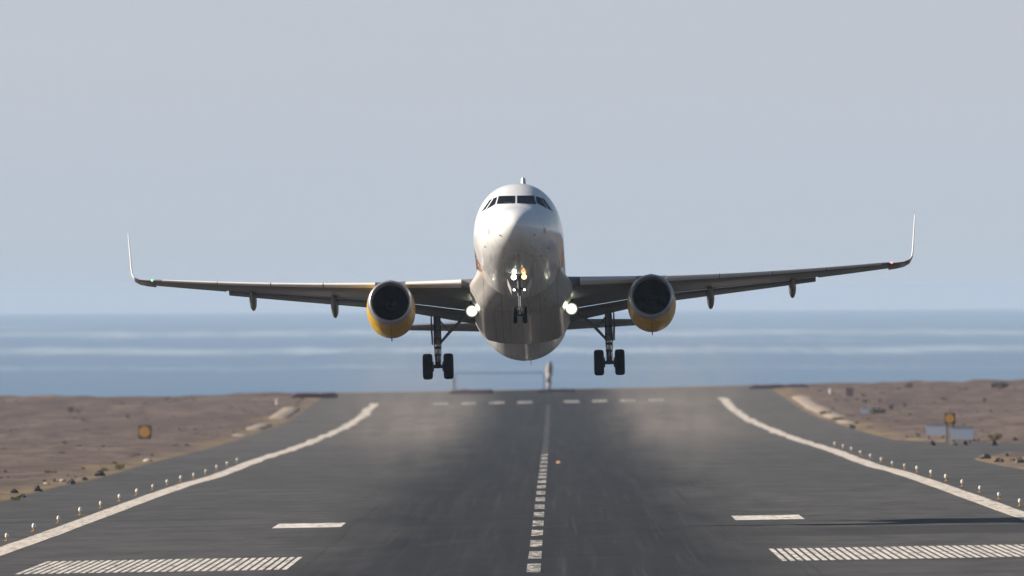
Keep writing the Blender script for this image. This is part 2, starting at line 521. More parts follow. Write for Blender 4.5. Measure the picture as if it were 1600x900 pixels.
def mat_white():
    n = N('white_fuselage_paint')
    p = n.sep()
    a = n.noise((1.2, 0.5, 1.2), 5)
    c = n.mix(n.ramp(a, 0.3, 0.75), (0.83, 0.825, 0.815), (0.79, 0.785, 0.775))
    # streaks of grime under the belly
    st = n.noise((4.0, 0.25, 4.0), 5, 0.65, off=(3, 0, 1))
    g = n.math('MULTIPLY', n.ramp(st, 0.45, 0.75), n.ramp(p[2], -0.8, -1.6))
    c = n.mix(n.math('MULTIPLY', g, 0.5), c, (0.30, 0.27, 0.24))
    # radome joint, panel joints and hatch outlines
    def seam(v, at_, w): return n.ramp(n.math('ABSOLUTE', n.math('SUBTRACT', v, at_)), w * 0.5, w, 1, 0)
    c = n.mix(n.math('MULTIPLY', n.math('MAXIMUM', seam(p[1], 1.32, 0.022), n.math('MAXIMUM', seam(p[1], 4.55, 0.02), seam(p[1], 6.5, 0.02))), 0.35), c, (0.25, 0.24, 0.23))
    low = n.ramp(p[2], -0.6, -0.8)
    gd = n.math('MAXIMUM', seam(n.math('ABSOLUTE', p[0]), 0.62, 0.02), seam(n.math('ABSOLUTE', p[0]), 1.2, 0.016))
    c = n.mix(n.math('MULTIPLY', n.math('MULTIPLY', gd, low), n.math('MULTIPLY', n.ramp(p[1], 2.9, 3.0), 0.4)), c, (0.2, 0.19, 0.18))
    # coloured livery bands low on the flanks behind the forward door
    sx = n.ramp(n.math('ABSOLUTE', p[0]), 1.45, 1.6)
    sy = n.math('MULTIPLY', n.ramp(p[1], 6.6, 6.9), n.ramp(p[1], 27, 24))
    diag = n.math('ADD', n.math('ADD', p[2], n.math('MULTIPLY', n.math('SUBTRACT', p[1], 8.0), 0.14)), n.math('MULTIPLY', n.math('SUBTRACT', n.noise((1, 0.9, 1.5), 3), 0.5), 0.9))
    def bandc(c, lo, hi, col):
        k = n.math('MULTIPLY', n.math('MULTIPLY', n.ramp(diag, lo, lo + 0.06), n.ramp(diag, hi, hi + 0.06, 1, 0)), n.math('MULTIPLY', sx, sy))
        return n.mix(k, c, col)
    c = bandc(c, -0.15, 0.25, (0.55, 0.24, 0.07))
    c = bandc(c, -0.75, -0.2, (0.035, 0.045, 0.11))
    c = bandc(c, -1.15, -0.8, (0.62, 0.28, 0.08))
    n.set(c, 0.22, 0, 0.5, 0.5)
    n.b.inputs['Coat Roughness'].default_value = 0.08
    return n.m
M_WHITE = mat_white()
def mat_belly():
    n = N('belly_grey_paint'); p = n.sep()
    def seam(v, at_, w): return n.ramp(n.math('ABSOLUTE', n.math('SUBTRACT', v, at_)), w * 0.5, w, 1, 0)
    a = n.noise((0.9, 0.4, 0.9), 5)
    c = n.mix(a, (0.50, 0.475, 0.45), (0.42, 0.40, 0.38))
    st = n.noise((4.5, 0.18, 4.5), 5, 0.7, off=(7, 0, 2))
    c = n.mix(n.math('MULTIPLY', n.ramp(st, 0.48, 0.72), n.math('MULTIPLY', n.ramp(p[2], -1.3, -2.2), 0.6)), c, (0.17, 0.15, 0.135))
    ax = n.math('ABSOLUTE', p[0]); k = seam(p[1], 11.2, 0.03)
    for v, q, w in ((p[1], 13.0, .03), (p[1], 15.6, .03), (p[1], 18.6, .03), (ax, 0.0, .022), (ax, 0.85, .02), (ax, 1.62, .02)): k = n.math('MAXIMUM', k, seam(v, q, w))
    c = n.mix(n.math('MULTIPLY', k, 0.55), c, (0.12, 0.11, 0.10))
    n.set(c, 0.33, 0, 0.5, 0.15)
    return n.m
M_BELLY = mat_belly()
def mat_sharklet():
    n = N('sharklet_paint'); p = n.sep()
    k = n.ramp(n.math('ABSOLUTE', p[0]), 17.22, 17.30)
    n.set(n.mix(k, (0.115, 0.075, 0.07), (0.72, 0.70, 0.68)), 0.35, 0, 0.5)
    return n.m
M_SHARK = mat_sharklet()
M_FAIR = paint('fairing_paint', (0.70, 0.68, 0.65), 0.3, 0, 0.06, 1.0, 0.5, 0.3)
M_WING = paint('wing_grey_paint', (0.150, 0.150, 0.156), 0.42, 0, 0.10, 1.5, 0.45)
M_SLAT = paint('slat_bare_metal', (0.70, 0.68, 0.66), 0.42, 0.0, 0.06, 1.5)
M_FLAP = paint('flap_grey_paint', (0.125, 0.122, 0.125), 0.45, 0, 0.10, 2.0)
M_GLASS = N('cockpit_glass').set((0.006, 0.007, 0.010), 0.12, 0, 0.35)
M_SEAL = N('window_seal').set((0.035, 0.035, 0.037), 0.6, 0, 0.3)
def mat_yellow():
    n = N('yellow_nacelle_paint')
    p = n.sep()
    a = n.noise((1.5, 1.0, 1.5), 5)
    c = n.mix(a, (0.70, 0.41, 0.010), (0.62, 0.35, 0.008))
    st = n.noise((5.0, 0.5, 5.0), 5, 0.65)
    c = n.mix(n.ramp(st, 0.52, 0.78, 0, 0.5), c, (0.16, 0.09, 0.02))
    def seam(v, at_, w): return n.ramp(n.math('ABSOLUTE', n.math('SUBTRACT', v, at_)), w * 0.5, w, 1, 0)
    k = n.math('MAXIMUM', seam(p[1], 11.55, 0.03), n.math('MAXIMUM', seam(p[1], 12.6, 0.03), seam(n.math('ABSOLUTE', n.math('SUBTRACT', n.math('ABSOLUTE', p[0]), 5.75)), 0.0, 0.02)))
    c = n.mix(n.math('MULTIPLY', k, 0.7), c, (0.09, 0.05, 0.012))
    return n.set(c, 0.34, 0, 0.45, 0.12)
M_YELLOW = mat_yellow()
M_LIP = paint('inlet_lip_metal', (0.44, 0.44, 0.46), 0.32, 0.6, 0.05, 4)
M_DUCT = paint('inlet_duct', (0.012, 0.013, 0.016), 0.7, 0, 0.1, 4, 0.2)
M_FAN = paint('fan_blade_metal', (0.006, 0.0065, 0.008), 0.6, 0.2, 0.1, 6, 0.2)
M_HOT = paint('exhaust_metal', (0.10, 0.085, 0.075), 0.45, 0.8, 0.2, 4)
M_TYRE = paint('tyre_rubber', (0.012, 0.012, 0.014), 0.9, 0, 0.2, 8, 0.12)
M_HUB = paint('wheel_hub_metal', (0.20, 0.20, 0.20), 0.4, 0.6, 0.1, 8)
M_STRUT = paint('gear_grey_metal', (0.16, 0.16, 0.17), 0.42, 0.3, 0.15, 6)
M_CHROME = paint('chrome_piston', (0.72, 0.72, 0.72), 0.12, 1.0, 0.03, 6)
M_DARK = paint('dark_fitting', (0.04, 0.04, 0.042), 0.6, 0, 0.2, 8)
def bowl_lamp(name, col, rad, peak):
    n = N(name)
    ln = n.new('ShaderNodeVectorMath', operation='LENGTH'); n.link(n.obj(), ln.inputs[0])
    q = n.ramp(n.math('DIVIDE', ln.outputs['Value'], rad), 0.1, 0.98, 1.0, 0.0)
    n.set((0.05, 0.05, 0.05), 0.3)
    n.b.inputs['Emission Color'].default_value = (*col, 1)
    n.link(n.math('MULTIPLY', n.math('POWER', q, 2.6), peak), n.b.inputs['Emission Strength'])
    return n.m
M_LAMP = bowl_lamp('landing_lamp_glow', (0.93, 1.0, 0.72), 0.34, 14.0)
M_LAMP_S = lamp('small_lamp_glow', (0.95, 1.0, 0.95), 8.0)
M_LAMP_WARM = lamp('warm_lamp_glow', (1.0, 0.50, 0.17), 2.6)
M_LAMP_DIM = lamp('dim_lamp_glow', (0.85, 0.95, 0.72), 3.0)
M_GREEN = lamp('green_lamp_glow', (0.10, 0.9, 0.2), 1.3)
M_RED = lamp('red_lamp_glow', (1.0, 0.08, 0.05), 1.3)

# ---- fuselage
ST = [(0.0, -.55, -.55, 0.0, -.55), (0.05, -.37, -.74, .20, -.55), (0.2, -.18, -.95, .42, -.54), (0.5, .05, -1.18, .69, -.53), (0.9, .26, -1.36, .94, -.50),
      (1.3, .42, -1.50, 1.15, -.46), (1.75, .60, -1.62, 1.33, -.42), (2.0, .75, -1.67, 1.41, -.39), (2.4, 1.02, -1.74, 1.52, -.35), (2.8, 1.31, -1.80, 1.62, -.30), (3.2, 1.63, -1.86, 1.72, -.25),
      (3.7, 1.91, -1.92, 1.81, -.18), (4.4, 2.055, -1.98, 1.89, -.10), (5.3, 2.07, -2.03, 1.94, -.03), (6.6, 2.07, -2.07, 1.975, 0), (15, 2.07, -2.07, 1.975, 0), (24, 2.07, -2.07, 1.975, 0),
      (26, 2.07, -1.95, 1.97, .03), (28, 2.07, -1.55, 1.88, .18), (30, 2.05, -1.05, 1.68, .42), (32, 1.98, -.50, 1.34, .68), (34, 1.85, .05, .94, .92), (36, 1.60, .62, .50, 1.1), (37.4, 1.35, .98, .16, 1.16)]
sa = np.array(ST)
tq = np.concatenate([np.linspace(0, 1, 26)[1:] ** 1.0 * math.sqrt(7.0), np.sqrt(np.linspace(7.5, 37.4, 60))])
cols = [pchip(np.sqrt(sa[:, 0]), sa[:, k], tq) for k in range(1, 5)]
SEG = 96
rings = [[(0.0015 * math.sin(2 * math.pi * k / SEG), 0.0, -.55 + 0.0015 * math.cos(2 * math.pi * k / SEG)) for k in range(SEG)]]
for t, zt, zb, hw, zm in zip(tq, *cols):
    y = t * t
    r = []
    for k in range(SEG):
        th = 2 * math.pi * k / SEG
        cz = math.cos(th)
        sn = math.sin(th)
        if cz >= 0:
            pw = 2 + 0.12 * smooth01((y - 1.6) / 0.9) * (1 - smooth01((y - 4.2) / 4.5))
            q = (abs(sn) ** pw + cz ** pw) ** (-1 / pw)
            r.append((hw * sn * q, y, zm + (zt - zm) * cz * q))
        else: r.append((hw * sn, y, zm + (zm - zb) * cz))
    rings.append(r)
fus_mb = MB().loft(rings)
fuselage = fus_mb.build('fuselage', M_WHITE, plane, smooth=50)
bvh = BVHTree.FromPolygons([Vector(v) for v in fus_mb.v], fus_mb.f)

def hit(x, y):
    """point of the fuselage skin seen at a photograph pixel, in aircraft coordinates"""
    o = PWI @ Vector((0, 0, EYE)); p = PWI @ at(x, y, 900)
    d = (p - o).normalized()
    loc, nrm, _, _ = bvh.ray_cast(o, d)
    return loc, nrm

def skin_patch(corners, lift, mat, name, parent, n=8):
    tl, tr, br, bl = [Vector((*c, 0)) for c in corners]
    rows, back = [], []
    for i in range(n + 1):
        row, rb = [], []
        for j in range(n + 1):
            u, v = j / n, i / n
            q = (tl * (1 - u) + tr * u) * (1 - v) + (bl * (1 - u) + br * u) * v
            loc, nrm = hit(q.x, q.y)
            if loc is None: return None
            row.append(loc + nrm * lift); rb.append(loc - nrm * 0.02)
        rows.append(row); back.append(rb)
    m = MB(); m.loft(rows, close=False, cap0=False, cap1=False)
    rim = [rows[0][j] for j in range(n + 1)] + [rows[i][n] for i in range(1, n + 1)] + [rows[n][j] for j in range(n - 1, -1, -1)] + [rows[i][0] for i in range(n - 1, 0, -1)]
    rb = [back[0][j] for j in range(n + 1)] + [back[i][n] for i in range(1, n + 1)] + [back[n][j] for j in range(n - 1, -1, -1)] + [back[i][0] for i in range(n - 1, 0, -1)]
    m.loft([rim, rb], close=True, cap0=False, cap1=False)
    return m.build(name, mat, parent, smooth=40)

def grow(c, k):
    cx = sum(p[0] for p in c) / 4; cy = sum(p[1] for p in c) / 4
    return [(p[0] + k * (1 if p[0] > cx else -1), p[1] + k * 0.8 * (1 if p[1] > cy else -1)) for p in c]
panes = [
    [(779.6, 306.6), (804.6, 306.2), (804.6, 317.2), (776.4, 318.6)],
    [(808.2, 306.0), (833.6, 305.8), (837.6, 318.4), (808.2, 317.2)],
    [(771.6, 309.8), (776.6, 308.2), (773.2, 318.9), (760.2, 327.2)],
    [(837.2, 306.7), (844.3, 309.4), (855.0, 326.0), (839.3, 317.0)],
    [(765.2, 312.6), (768.6, 311.2), (758.9, 326.4), (751.8, 331.8)],
    [(845.8, 309.4), (850.0, 311.2), (863.6, 329.8), (856.4, 326.0)],
]
for pc in panes:
    w = skin_patch(pc, 0.010, M_GLASS, 'cockpit_window', fuselage)
    if w is None: print('PANE MISSED', pc)
    f = skin_patch(grow(pc, 0.45), 0.004, M_SEAL, 'window_seal', fuselage)

# small probes, drain holes and panel marks on the nose
for px_, py_ in ((781.5, 367.5), (834.5, 367), (758.5, 385.5), (856.5, 387.5), (810, 398.5), (829.5, 399.5), (844.5, 399.5), (786.5, 402)):
    loc, nrm = hit(px_, py_)
    if loc: MB().tube([loc - nrm * 0.01, loc + nrm * 0.035, loc + nrm * 0.035 + Vector((0.01, -0.05, 0.02))], 0.02, 8).build('probe', M_DARK, fuselage)
mb = MB().loft([[(0.02, 7.6, 2.06), (-0.02, 7.6, 2.06), (-0.02, 8.1, 2.06), (0.02, 8.1, 2.06)], [(0.012, 7.85, 2.38), (-0.012, 7.85, 2.38), (-0.012, 8.1, 2.38), (0.012, 8.1, 2.38)]])
mb.build('blade_antenna', M_FAIR, fuselage)
mb = MB().loft([[(0.28, 24.6, -2.05), (0.24, 24.6, -2.05), (0.24, 24.9, -2.05), (0.28, 24.9, -2.05)], [(0.27, 24.8, -2.36), (0.25, 24.8, -2.36), (0.25, 24.95, -2.36), (0.27, 24.95, -2.36)]])
mb.build('drain_mast', M_FAIR, fuselage)

M_PLATE = paint('faded_red_placard', (0.55, 0.40, 0.37), 0.4)
for px_, py_ in ((763.6, 361.5), (851.4, 360.5)):
    skin_patch([(px_ - 1.6, py_ - 4.5), (px_ + 1.6, py_ - 4.5), (px_ + 1.6, py_ + 4.5), (px_ - 1.6, py_ + 4.5)], 0.004, M_PLATE, 'static_port_plate', fuselage, 4)
for a_, b_ in (((801.5, 318.4), (788, 317.2)), ((811, 318.4), (826, 317.2))):
    l0, n0 = hit(*a_); l1, n1 = hit(*b_)
    MB().tube([l0 + n0 * .02, (l0 + l1) / 2 + (n0 + n1) * .025, l1 + n1 * .02], .012, 6).build('wiper', M_DARK, fuselage)

# ---- belly and wing root fairing
half = [(1.86, -.42), (1.955, -.66), (2.06, -.86), (2.20, -1.02), (2.30, -1.16), (2.24, -1.40), (2.08, -1.62), (1.97, -1.85), (1.84, -2.08), (1.58, -2.29), (1.10, -2.41), (0.55, -2.46), (0.0, -2.47)]
def fus_at(y):
    t = math.sqrt(y)
    return [float(pchip(np.sqrt(sa[:, 0]), sa[:, k], [t])[0]) for k in range(1, 5)]
rings = []
for y in list(np.linspace(8.9, 12.2, 18)) + list(np.linspace(12.6, 18.4, 12)) + list(np.linspace(18.7, 22.6, 14)):
    k = smooth01((y - 8.9) / 2.9) if y < 13 else 1 - smooth01((y - 18.4) / 4.0)
    zt, zb, hw, zm = fus_at(y)
    h2 = []
    for i, (x, z) in enumerate(half):
        th = math.acos(max(-1, min(1, (z if z > -2.0 else -2.0 + (z + 2.0) * 0.14) / 2.07))) if i < len(half) - 1 else math.pi
        th = math.atan2(x, z) if i < len(half) - 1 else math.pi
        bx, bz = 0.955 * hw * abs(math.sin(th)), 0.955 * 2.07 * math.cos(th)
        kk = k if i >= 6 else k ** 0.8
        h2.append((bx + (x - bx) * kk, bz + (z - bz) * kk))
    ring = [(x, y, z) for x, z in h2] + [(-x, y, z) for x, z in h2[-2::-1]]
    rings.append(ring)
MB().loft(rings).build('belly_fairing', M_BELLY, plane, smooth=50)

# ---- wings
TAN = math.tan(R(27.5))
def le_y(x): return 11.35 + (x - 1.975) * TAN
def le_z(x): return -1.10 + 0.089 * (x - 2) + 0.0029 * max(0, x - 2) ** 2
def te_y(x): return 17.95 if x <= 6.4 else 17.95 + (x - 6.4) * 0.255
def chord(x): return te_y(x) - le_y(x)
def inc(x): return R(float(pchip([0, 2, 6, 10, 17], [2.0, 1.5, -0.7, -1.7, -2.4], [x])[0]))
def tc(x): return 0.135 - 0.04 * (x - 2) / 14.6
def foil(s, t):
    return 5 * t * (0.2969 * math.sqrt(max(s, 0)) - 0.1260 * s - 0.3516 * s * s + 0.2843 * s ** 3 - 0.1036 * s ** 4)
def wpt(x, s, side, sg, dn=0.0, da=0.0):
    c, i, t = chord(x), inc(x), tc(x)
    zc = 0.018 * 4 * s * (1 - s)
    n = (zc + side * foil(s, t)) * c
    a = s * c
    return (sg * x, le_y(x) + a * math.cos(i) + n * math.sin(i), le_z(x) - a * math.sin(i) + n * math.cos(i))
def wring(x, ste, sg, n=18):
    ss = [ste * (0.5 - 0.5 * math.cos(math.pi * k / n)) for k in range(n + 1)]
    return [wpt(x, s, 1, sg) for s in ss[::-1]] + [wpt(x, s, -1, sg) for s in ss[1:]]
def flap_ring(x, sg, c, org, ang, t=0.15, n=10):
    ss = [0.5 - 0.5 * math.cos(math.pi * k / n) for k in range(n + 1)]
    def P(s, side):
        nn = (0.03 * 4 * s * (1 - s) + side * foil(s, t)) * c
        return (sg * x, org[0] + s * c * math.cos(ang) + nn * math.sin(ang), org[1] - s * c * math.sin(ang) + nn * math.cos(ang))
    return [P(s, 1) for s in ss[::-1]] + [P(s, -1) for s in ss[1:-1]]

for sg in (-1, 1):
    secs = [(x, 0.80) for x in (1.5, 2.5, 3.5, 4.5, 5.5, 6.4, 7.5, 9, 10.5, 12, 13.15)] + [(13.16, 0.995), (14.2, 0.995), (15.2, 0.995), (16.2, 0.995), (16.32, 0.995)]
    wing = MB().loft([wring(x, s, sg) for x, s in secs]).build('wing', M_WING, plane, smooth=40)
    # drooped leading edge slats
    for xa, xb in ((2.62, 5.1), (6.45, 8.75), (8.79, 11.1), (11.14, 13.5), (13.54, 16.0)):
        rings = []
        for k in range(5):
            x = xa + (xb - xa) * k / 4
            c, i = chord(x), inc(x)
            L = 0.105 * c + 0.16
            prof = []
            for s in np.linspace(1, 0, 9): prof.append((s ** 1.6 * L, foil(s ** 1.6 * L / c, tc(x) * 1.0) * c + 0.014))
            for s in np.linspace(0, 1, 6)[1:]: prof.append((s ** 1.6 * L * 0.42, -foil(s ** 1.6 * L * 0.42 / c, tc(x) * 0.45) * c))
            prof.append((L * 0.6, foil(0.6 * L / c, tc(x) * 1.0) * c - 0.014))
            rot = i + R(8)
            oy, oz = le_y(x) - 0.055 * c - 0.02, le_z(x) + 0.004 * c
            rings.append([(sg * x, oy + a * math.cos(rot) + nn * math.sin(rot), oz - a * math.sin(rot) + nn * math.cos(rot)) for a, nn in prof])
        MB().loft(rings).build('slat', M_SLAT, wing, smooth=40)
    # slotted flaps, lowered
    for xa, xb in ((2.1, 6.15), (6.5, 13.05)):
        rings = []
        for k in range(7):
            x = xa + (xb - xa) * k / 6
            c, i = chord(x), inc(x)
            p = wpt(x, 0.80, -1, sg)
            rings.append(flap_ring(x, sg, (0.255 if x > 6.3 else 0.235) * c, (p[1] - 0.01 * c, p[2] - 0.012 * c if x > 6.3 else p[2] - 0.013 * c), i + R(8)))
        MB().loft(rings).build('flap', M_FLAP, wing, smooth=40)
    # canoe fairings over the flap tracks
    for xf, ln in ((8.35, 1.0), (12.0, 0.85)):
        c = chord(xf); rings = []
        p0 = wpt(xf, 0.42, -1, sg); p1 = wpt(xf, 0.80, -1, sg)
        L = 3.7 * ln
        for k in range(15):
            t = k / 14
            w = 0.175 * ln ** 0.3 * (math.sin(math.pi * min(1, t * 1.5 + 0.0) / 2) if t < 0.667 else 1) * (1 if t < 0.6 else math.sqrt(max(0.0, 1 - ((t - 0.6) / 0.4) ** 3.6)))
            h = w * 1.75
            yy = p0[1] + t * L
            slope = (p0[2] - p1[2]) / (p1[1] - p0[1])
            zz = p0[2] - slope * t * L - 0.10 - (0.0 if t < 0.45 else (t - 0.45) ** 1.3 * L * 0.30)
            w, h = max(w, 0.008), max(h, 0.01)
            rings.append([(sg * xf + w * math.cos(2 * math.pi * q / 16), yy, zz + h * math.sin(2 * math.pi * q / 16)) for q in range(16)])
        MB().loft(rings).build('flap_track_fairing', M_FLAP, wing, smooth=60)
    # upturned wing tip
    zt0 = le_z(16.3)
    tip = [(16.30, 0.0, 8, 0.0, 1.62), (16.66, 0.05, 11, .18, 1.45), (17.0, 0.13, 22, .40, 1.25), (17.24, 0.27, 46, .62, 1.05), (17.36, 0.50, 72, .86, .95), (17.41, 0.90, 85, 1.12, .86), (17.46, 1.6, 87, 1.6, .74), (17.53, 2.42, 87, 2.10, .58), (17.545, 2.64, 87, 2.36, .36)]
    rings = []
    for x, dz, cant, dy, c in tip:
        ca = R(cant); ss = [0.5 - 0.5 * math.cos(math.pi * k / 10) for k in range(11)]
        def Q(s, side):
            nn = side * foil(s, 0.08) * c
            return (sg * (x - nn * math.sin(ca)), le_y(16.3) + dy + s * c, zt0 + dz + nn * math.cos(ca) - 0.01)
        rings.append([Q(s, 1) for s in ss[::-1]] + [Q(s, -1) for s in ss[1:-1]])
    MB().loft(rings).build('sharklet', M_SHARK, wing, smooth=40)
    lp = Vector((sg * 16.45, le_y(16.45) - 0.0, le_z(16.45) + 0.0))
    MB().lathe([(0, .05), (-.04, .045), (-.07, .03), (-.08, .008)], lp, (0, 1, 0), 12).build('navigation_light', M_GREEN if sg < 0 else M_RED, wing)

# ---- engines
for sg in (-1, 1):
    ex, ey, ez = sg * 5.75, 10.55, -1.93
    axis = Vector((0, 1, -0.02)).normalized()
    org = Vector((ex, ey, ez))
    outer = [(0.34, 1.010), (0.6, 1.035), (1.0, 1.058), (1.6, 1.075), (2.2, 1.07), (2.8, 1.045), (3.25, 1.0), (3.5, .955), (3.5, .90), (3.1, .88)]
    eng = MB().lathe(outer, org, axis, 56).build('engine', M_YELLOW, plane, smooth=40)
    # deeper lower cowl, housing the gearbox
    rings = []
    for t in np.linspace(0, 1, 15):
        y = 0.9 + 2.5 * t; dpt = 0.16 * math.sin(math.pi * t ** 0.8)
        rr = np.interp(y, [o_[0] for o_ in outer[:8]], [o_[1] for o_ in outer[:8]])
        rings.append([org + Vector((math.sin(a) * (rr - 0.01), y, -math.cos(a) * (rr - 0.01) - dpt * max(0, math.cos(a * 1.5)) ** 1.2)) for a in np.linspace(-1.05, 1.05, 21)])
    MB().loft(rings, close=False, cap0=False, cap1=False).build('lower_cowl', M_YELLOW, eng, smooth=60)
    lip = [(0.42, .800), (0.22, .800), (0.10, .820), (0.03, .850), (0.0, .885), (0.02, .925), (0.08, .955), (0.18, .982), (0.34, 1.011)]
    MB().lathe(lip, org, axis, 56).build('inlet_lip', M_LIP, eng, smooth=60)
    duct = [(0.415, .801), (0.7, .815), (1.0, .845), (1.02, .845), (1.02, .02)]
    MB().lathe([(0.42, .802), (0.7, .818), (1.0, .850), (1.5, .86), (1.5, .02)], org, axis, 48).build('inlet_duct', M_DUCT, eng, smooth=40)
    mb = MB()
    for k in range(36):
        a = 2 * math.pi * k / 36; pts = []
        for r, tw in ((0.24, 30), (0.5, 45), (0.835, 62)):
            ca, sa_ = math.cos(a), math.sin(a); w = 0.055 + 0.06 * r
            for e in (-1, 1):
                da = e * w * math.sin(R(tw)); dy = -e * w * math.cos(R(tw))
                pts.append(org + Vector((ca * r - sa_ * da, 1.08 + dy, sa_ * r + ca * da)))
        mb.add(pts, [(0, 1, 3, 2), (2, 3, 5, 4)])
    mb.build('fan', M_FAN, eng, smooth=30)
    nS = N('spinner_paint')
    p = nS.sep()
    MBs = MB().lathe([(0, .005), (.10, .07), (.26, .16), (.44, .25), (.46, .25)], (0, 0, 0), (0, 1, 0), 32)
    gx, gz, gy = p[0], p[2], p[1]
    ang = nS.math('ARCTAN2', gz, gx)
    rr_ = nS.math('POWER', nS.math('ADD', nS.math('MULTIPLY', gx, gx), nS.math('MULTIPLY', gz, gz)), 0.5)
    sw = nS.math('FRACT', nS.math('ADD', nS.math('MULTIPLY', rr_, 7.0), nS.math('MULTIPLY', ang, 1 / (2 * math.pi))))
    nS.set(nS.mix(nS.ramp(sw, 0.62, 0.7), (0.010, 0.010, 0.012), (0.06, 0.06, 0.065)), 0.6)
    spn = MBs.build('spinner', nS.m, eng, smooth=50)
    spn.location = org + axis * 0.62
    MB().lathe([(3.0, .72), (3.5, .70), (4.0, .60), (4.5, .48), (4.5, .44), (4.1, .44)], org, axis, 32).build('exhaust_nozzle', M_HOT, eng, smooth=40)
    MB().lathe([(4.0, .34), (4.6, .27), (5.1, .10), (5.2, .01)], org, axis, 24).build('exhaust_cone', M_HOT, eng, smooth=50)
    rings = []
    for y, zt, zb, w in ((11.5, -0.86, -1.02, .05), (12.2, -.70, -1.1, .16), (13.2, -.62, -1.25, .2), (14.5, -.98, -1.6, .2), (15.8, -1.25, -1.75, .17), (17.0, -1.40, -1.55, .05)):
        rings.append([(ex + w, y, zb), (ex + w, y, zt), (ex, y, zt + 0.04), (ex - w, y, zt), (ex - w, y, zb), (ex, y, zb - 0.05)])
    MB().loft(rings).build('pylon', M_WING, eng, smooth=50)
    # drain mast below and strake
    MB().loft([[(ex - .03, 12.6, ez - 1.1), (ex + .03, 12.6, ez - 1.1), (ex + .03, 12.85, ez - 1.1), (ex - .03, 12.85, ez - 1.1)], [(ex - .02, 12.8, ez - 1.36), (ex + .02, 12.8, ez - 1.36), (ex + .02, 12.95, ez - 1.36), (ex - .02, 12.95, ez - 1.36)]]).build('drain_mast', M_DARK, eng)
    th = R(38)
    sd = Vector((-sg * math.sin(th), 0, math.cos(th)))
    pts = [org + sd * 1.03 + Vector((0, .9, 0)), org + sd * 1.28 + Vector((0, 1.7, 0)), org + sd * 1.30 + Vector((0, 2.0, 0)), org + sd * 1.04 + Vector((0, 2.1, 0))]
    tn = Vector((math.cos(th), 0, sg * math.sin(th))) * 0.012
    MB().loft([[q - tn for q in pts], [q + tn for q in pts]]).build('strake', M_YELLOW, eng)

# ---- main landing gear
def wheel(cx, cy, cz, r, w, parent):
    hw_ = w / 2
    ty = MB().lathe([(-hw_ * .80, r * .56), (-hw_ * .96, r * .66), (-hw_, r * .80), (-hw_ * .90, r * .92), (-hw_ * .62, r * .985), (-.30 * hw_, r), (-.28 * hw_, r * .985), (-.22 * hw_, r * .985), (-.20 * hw_, r), (.20 * hw_, r), (.22 * hw_, r * .985), (.28 * hw_, r * .985), (.30 * hw_, r), (hw_ * .62, r * .985), (hw_ * .90, r * .92), (hw_, r * .80), (hw_ * .96, r * .66), (hw_ * .80, r * .56)], (cx, cy, cz), (1, 0, 0), 40)
    t = ty.build('wheel', M_TYRE, parent, smooth=50)
    MB().lathe([(-hw_ * .82, .01), (-hw_ * .82, r * .2), (-hw_ * .62, r * .34), (-hw_ * .8, r * .57), (hw_ * .8, r * .57), (hw_ * .62, r * .34), (hw_ * .82, r * .2), (hw_ * .82, .01)], (cx, cy, cz), (1, 0, 0), 24).build('rim', M_HUB, t, smooth=30)
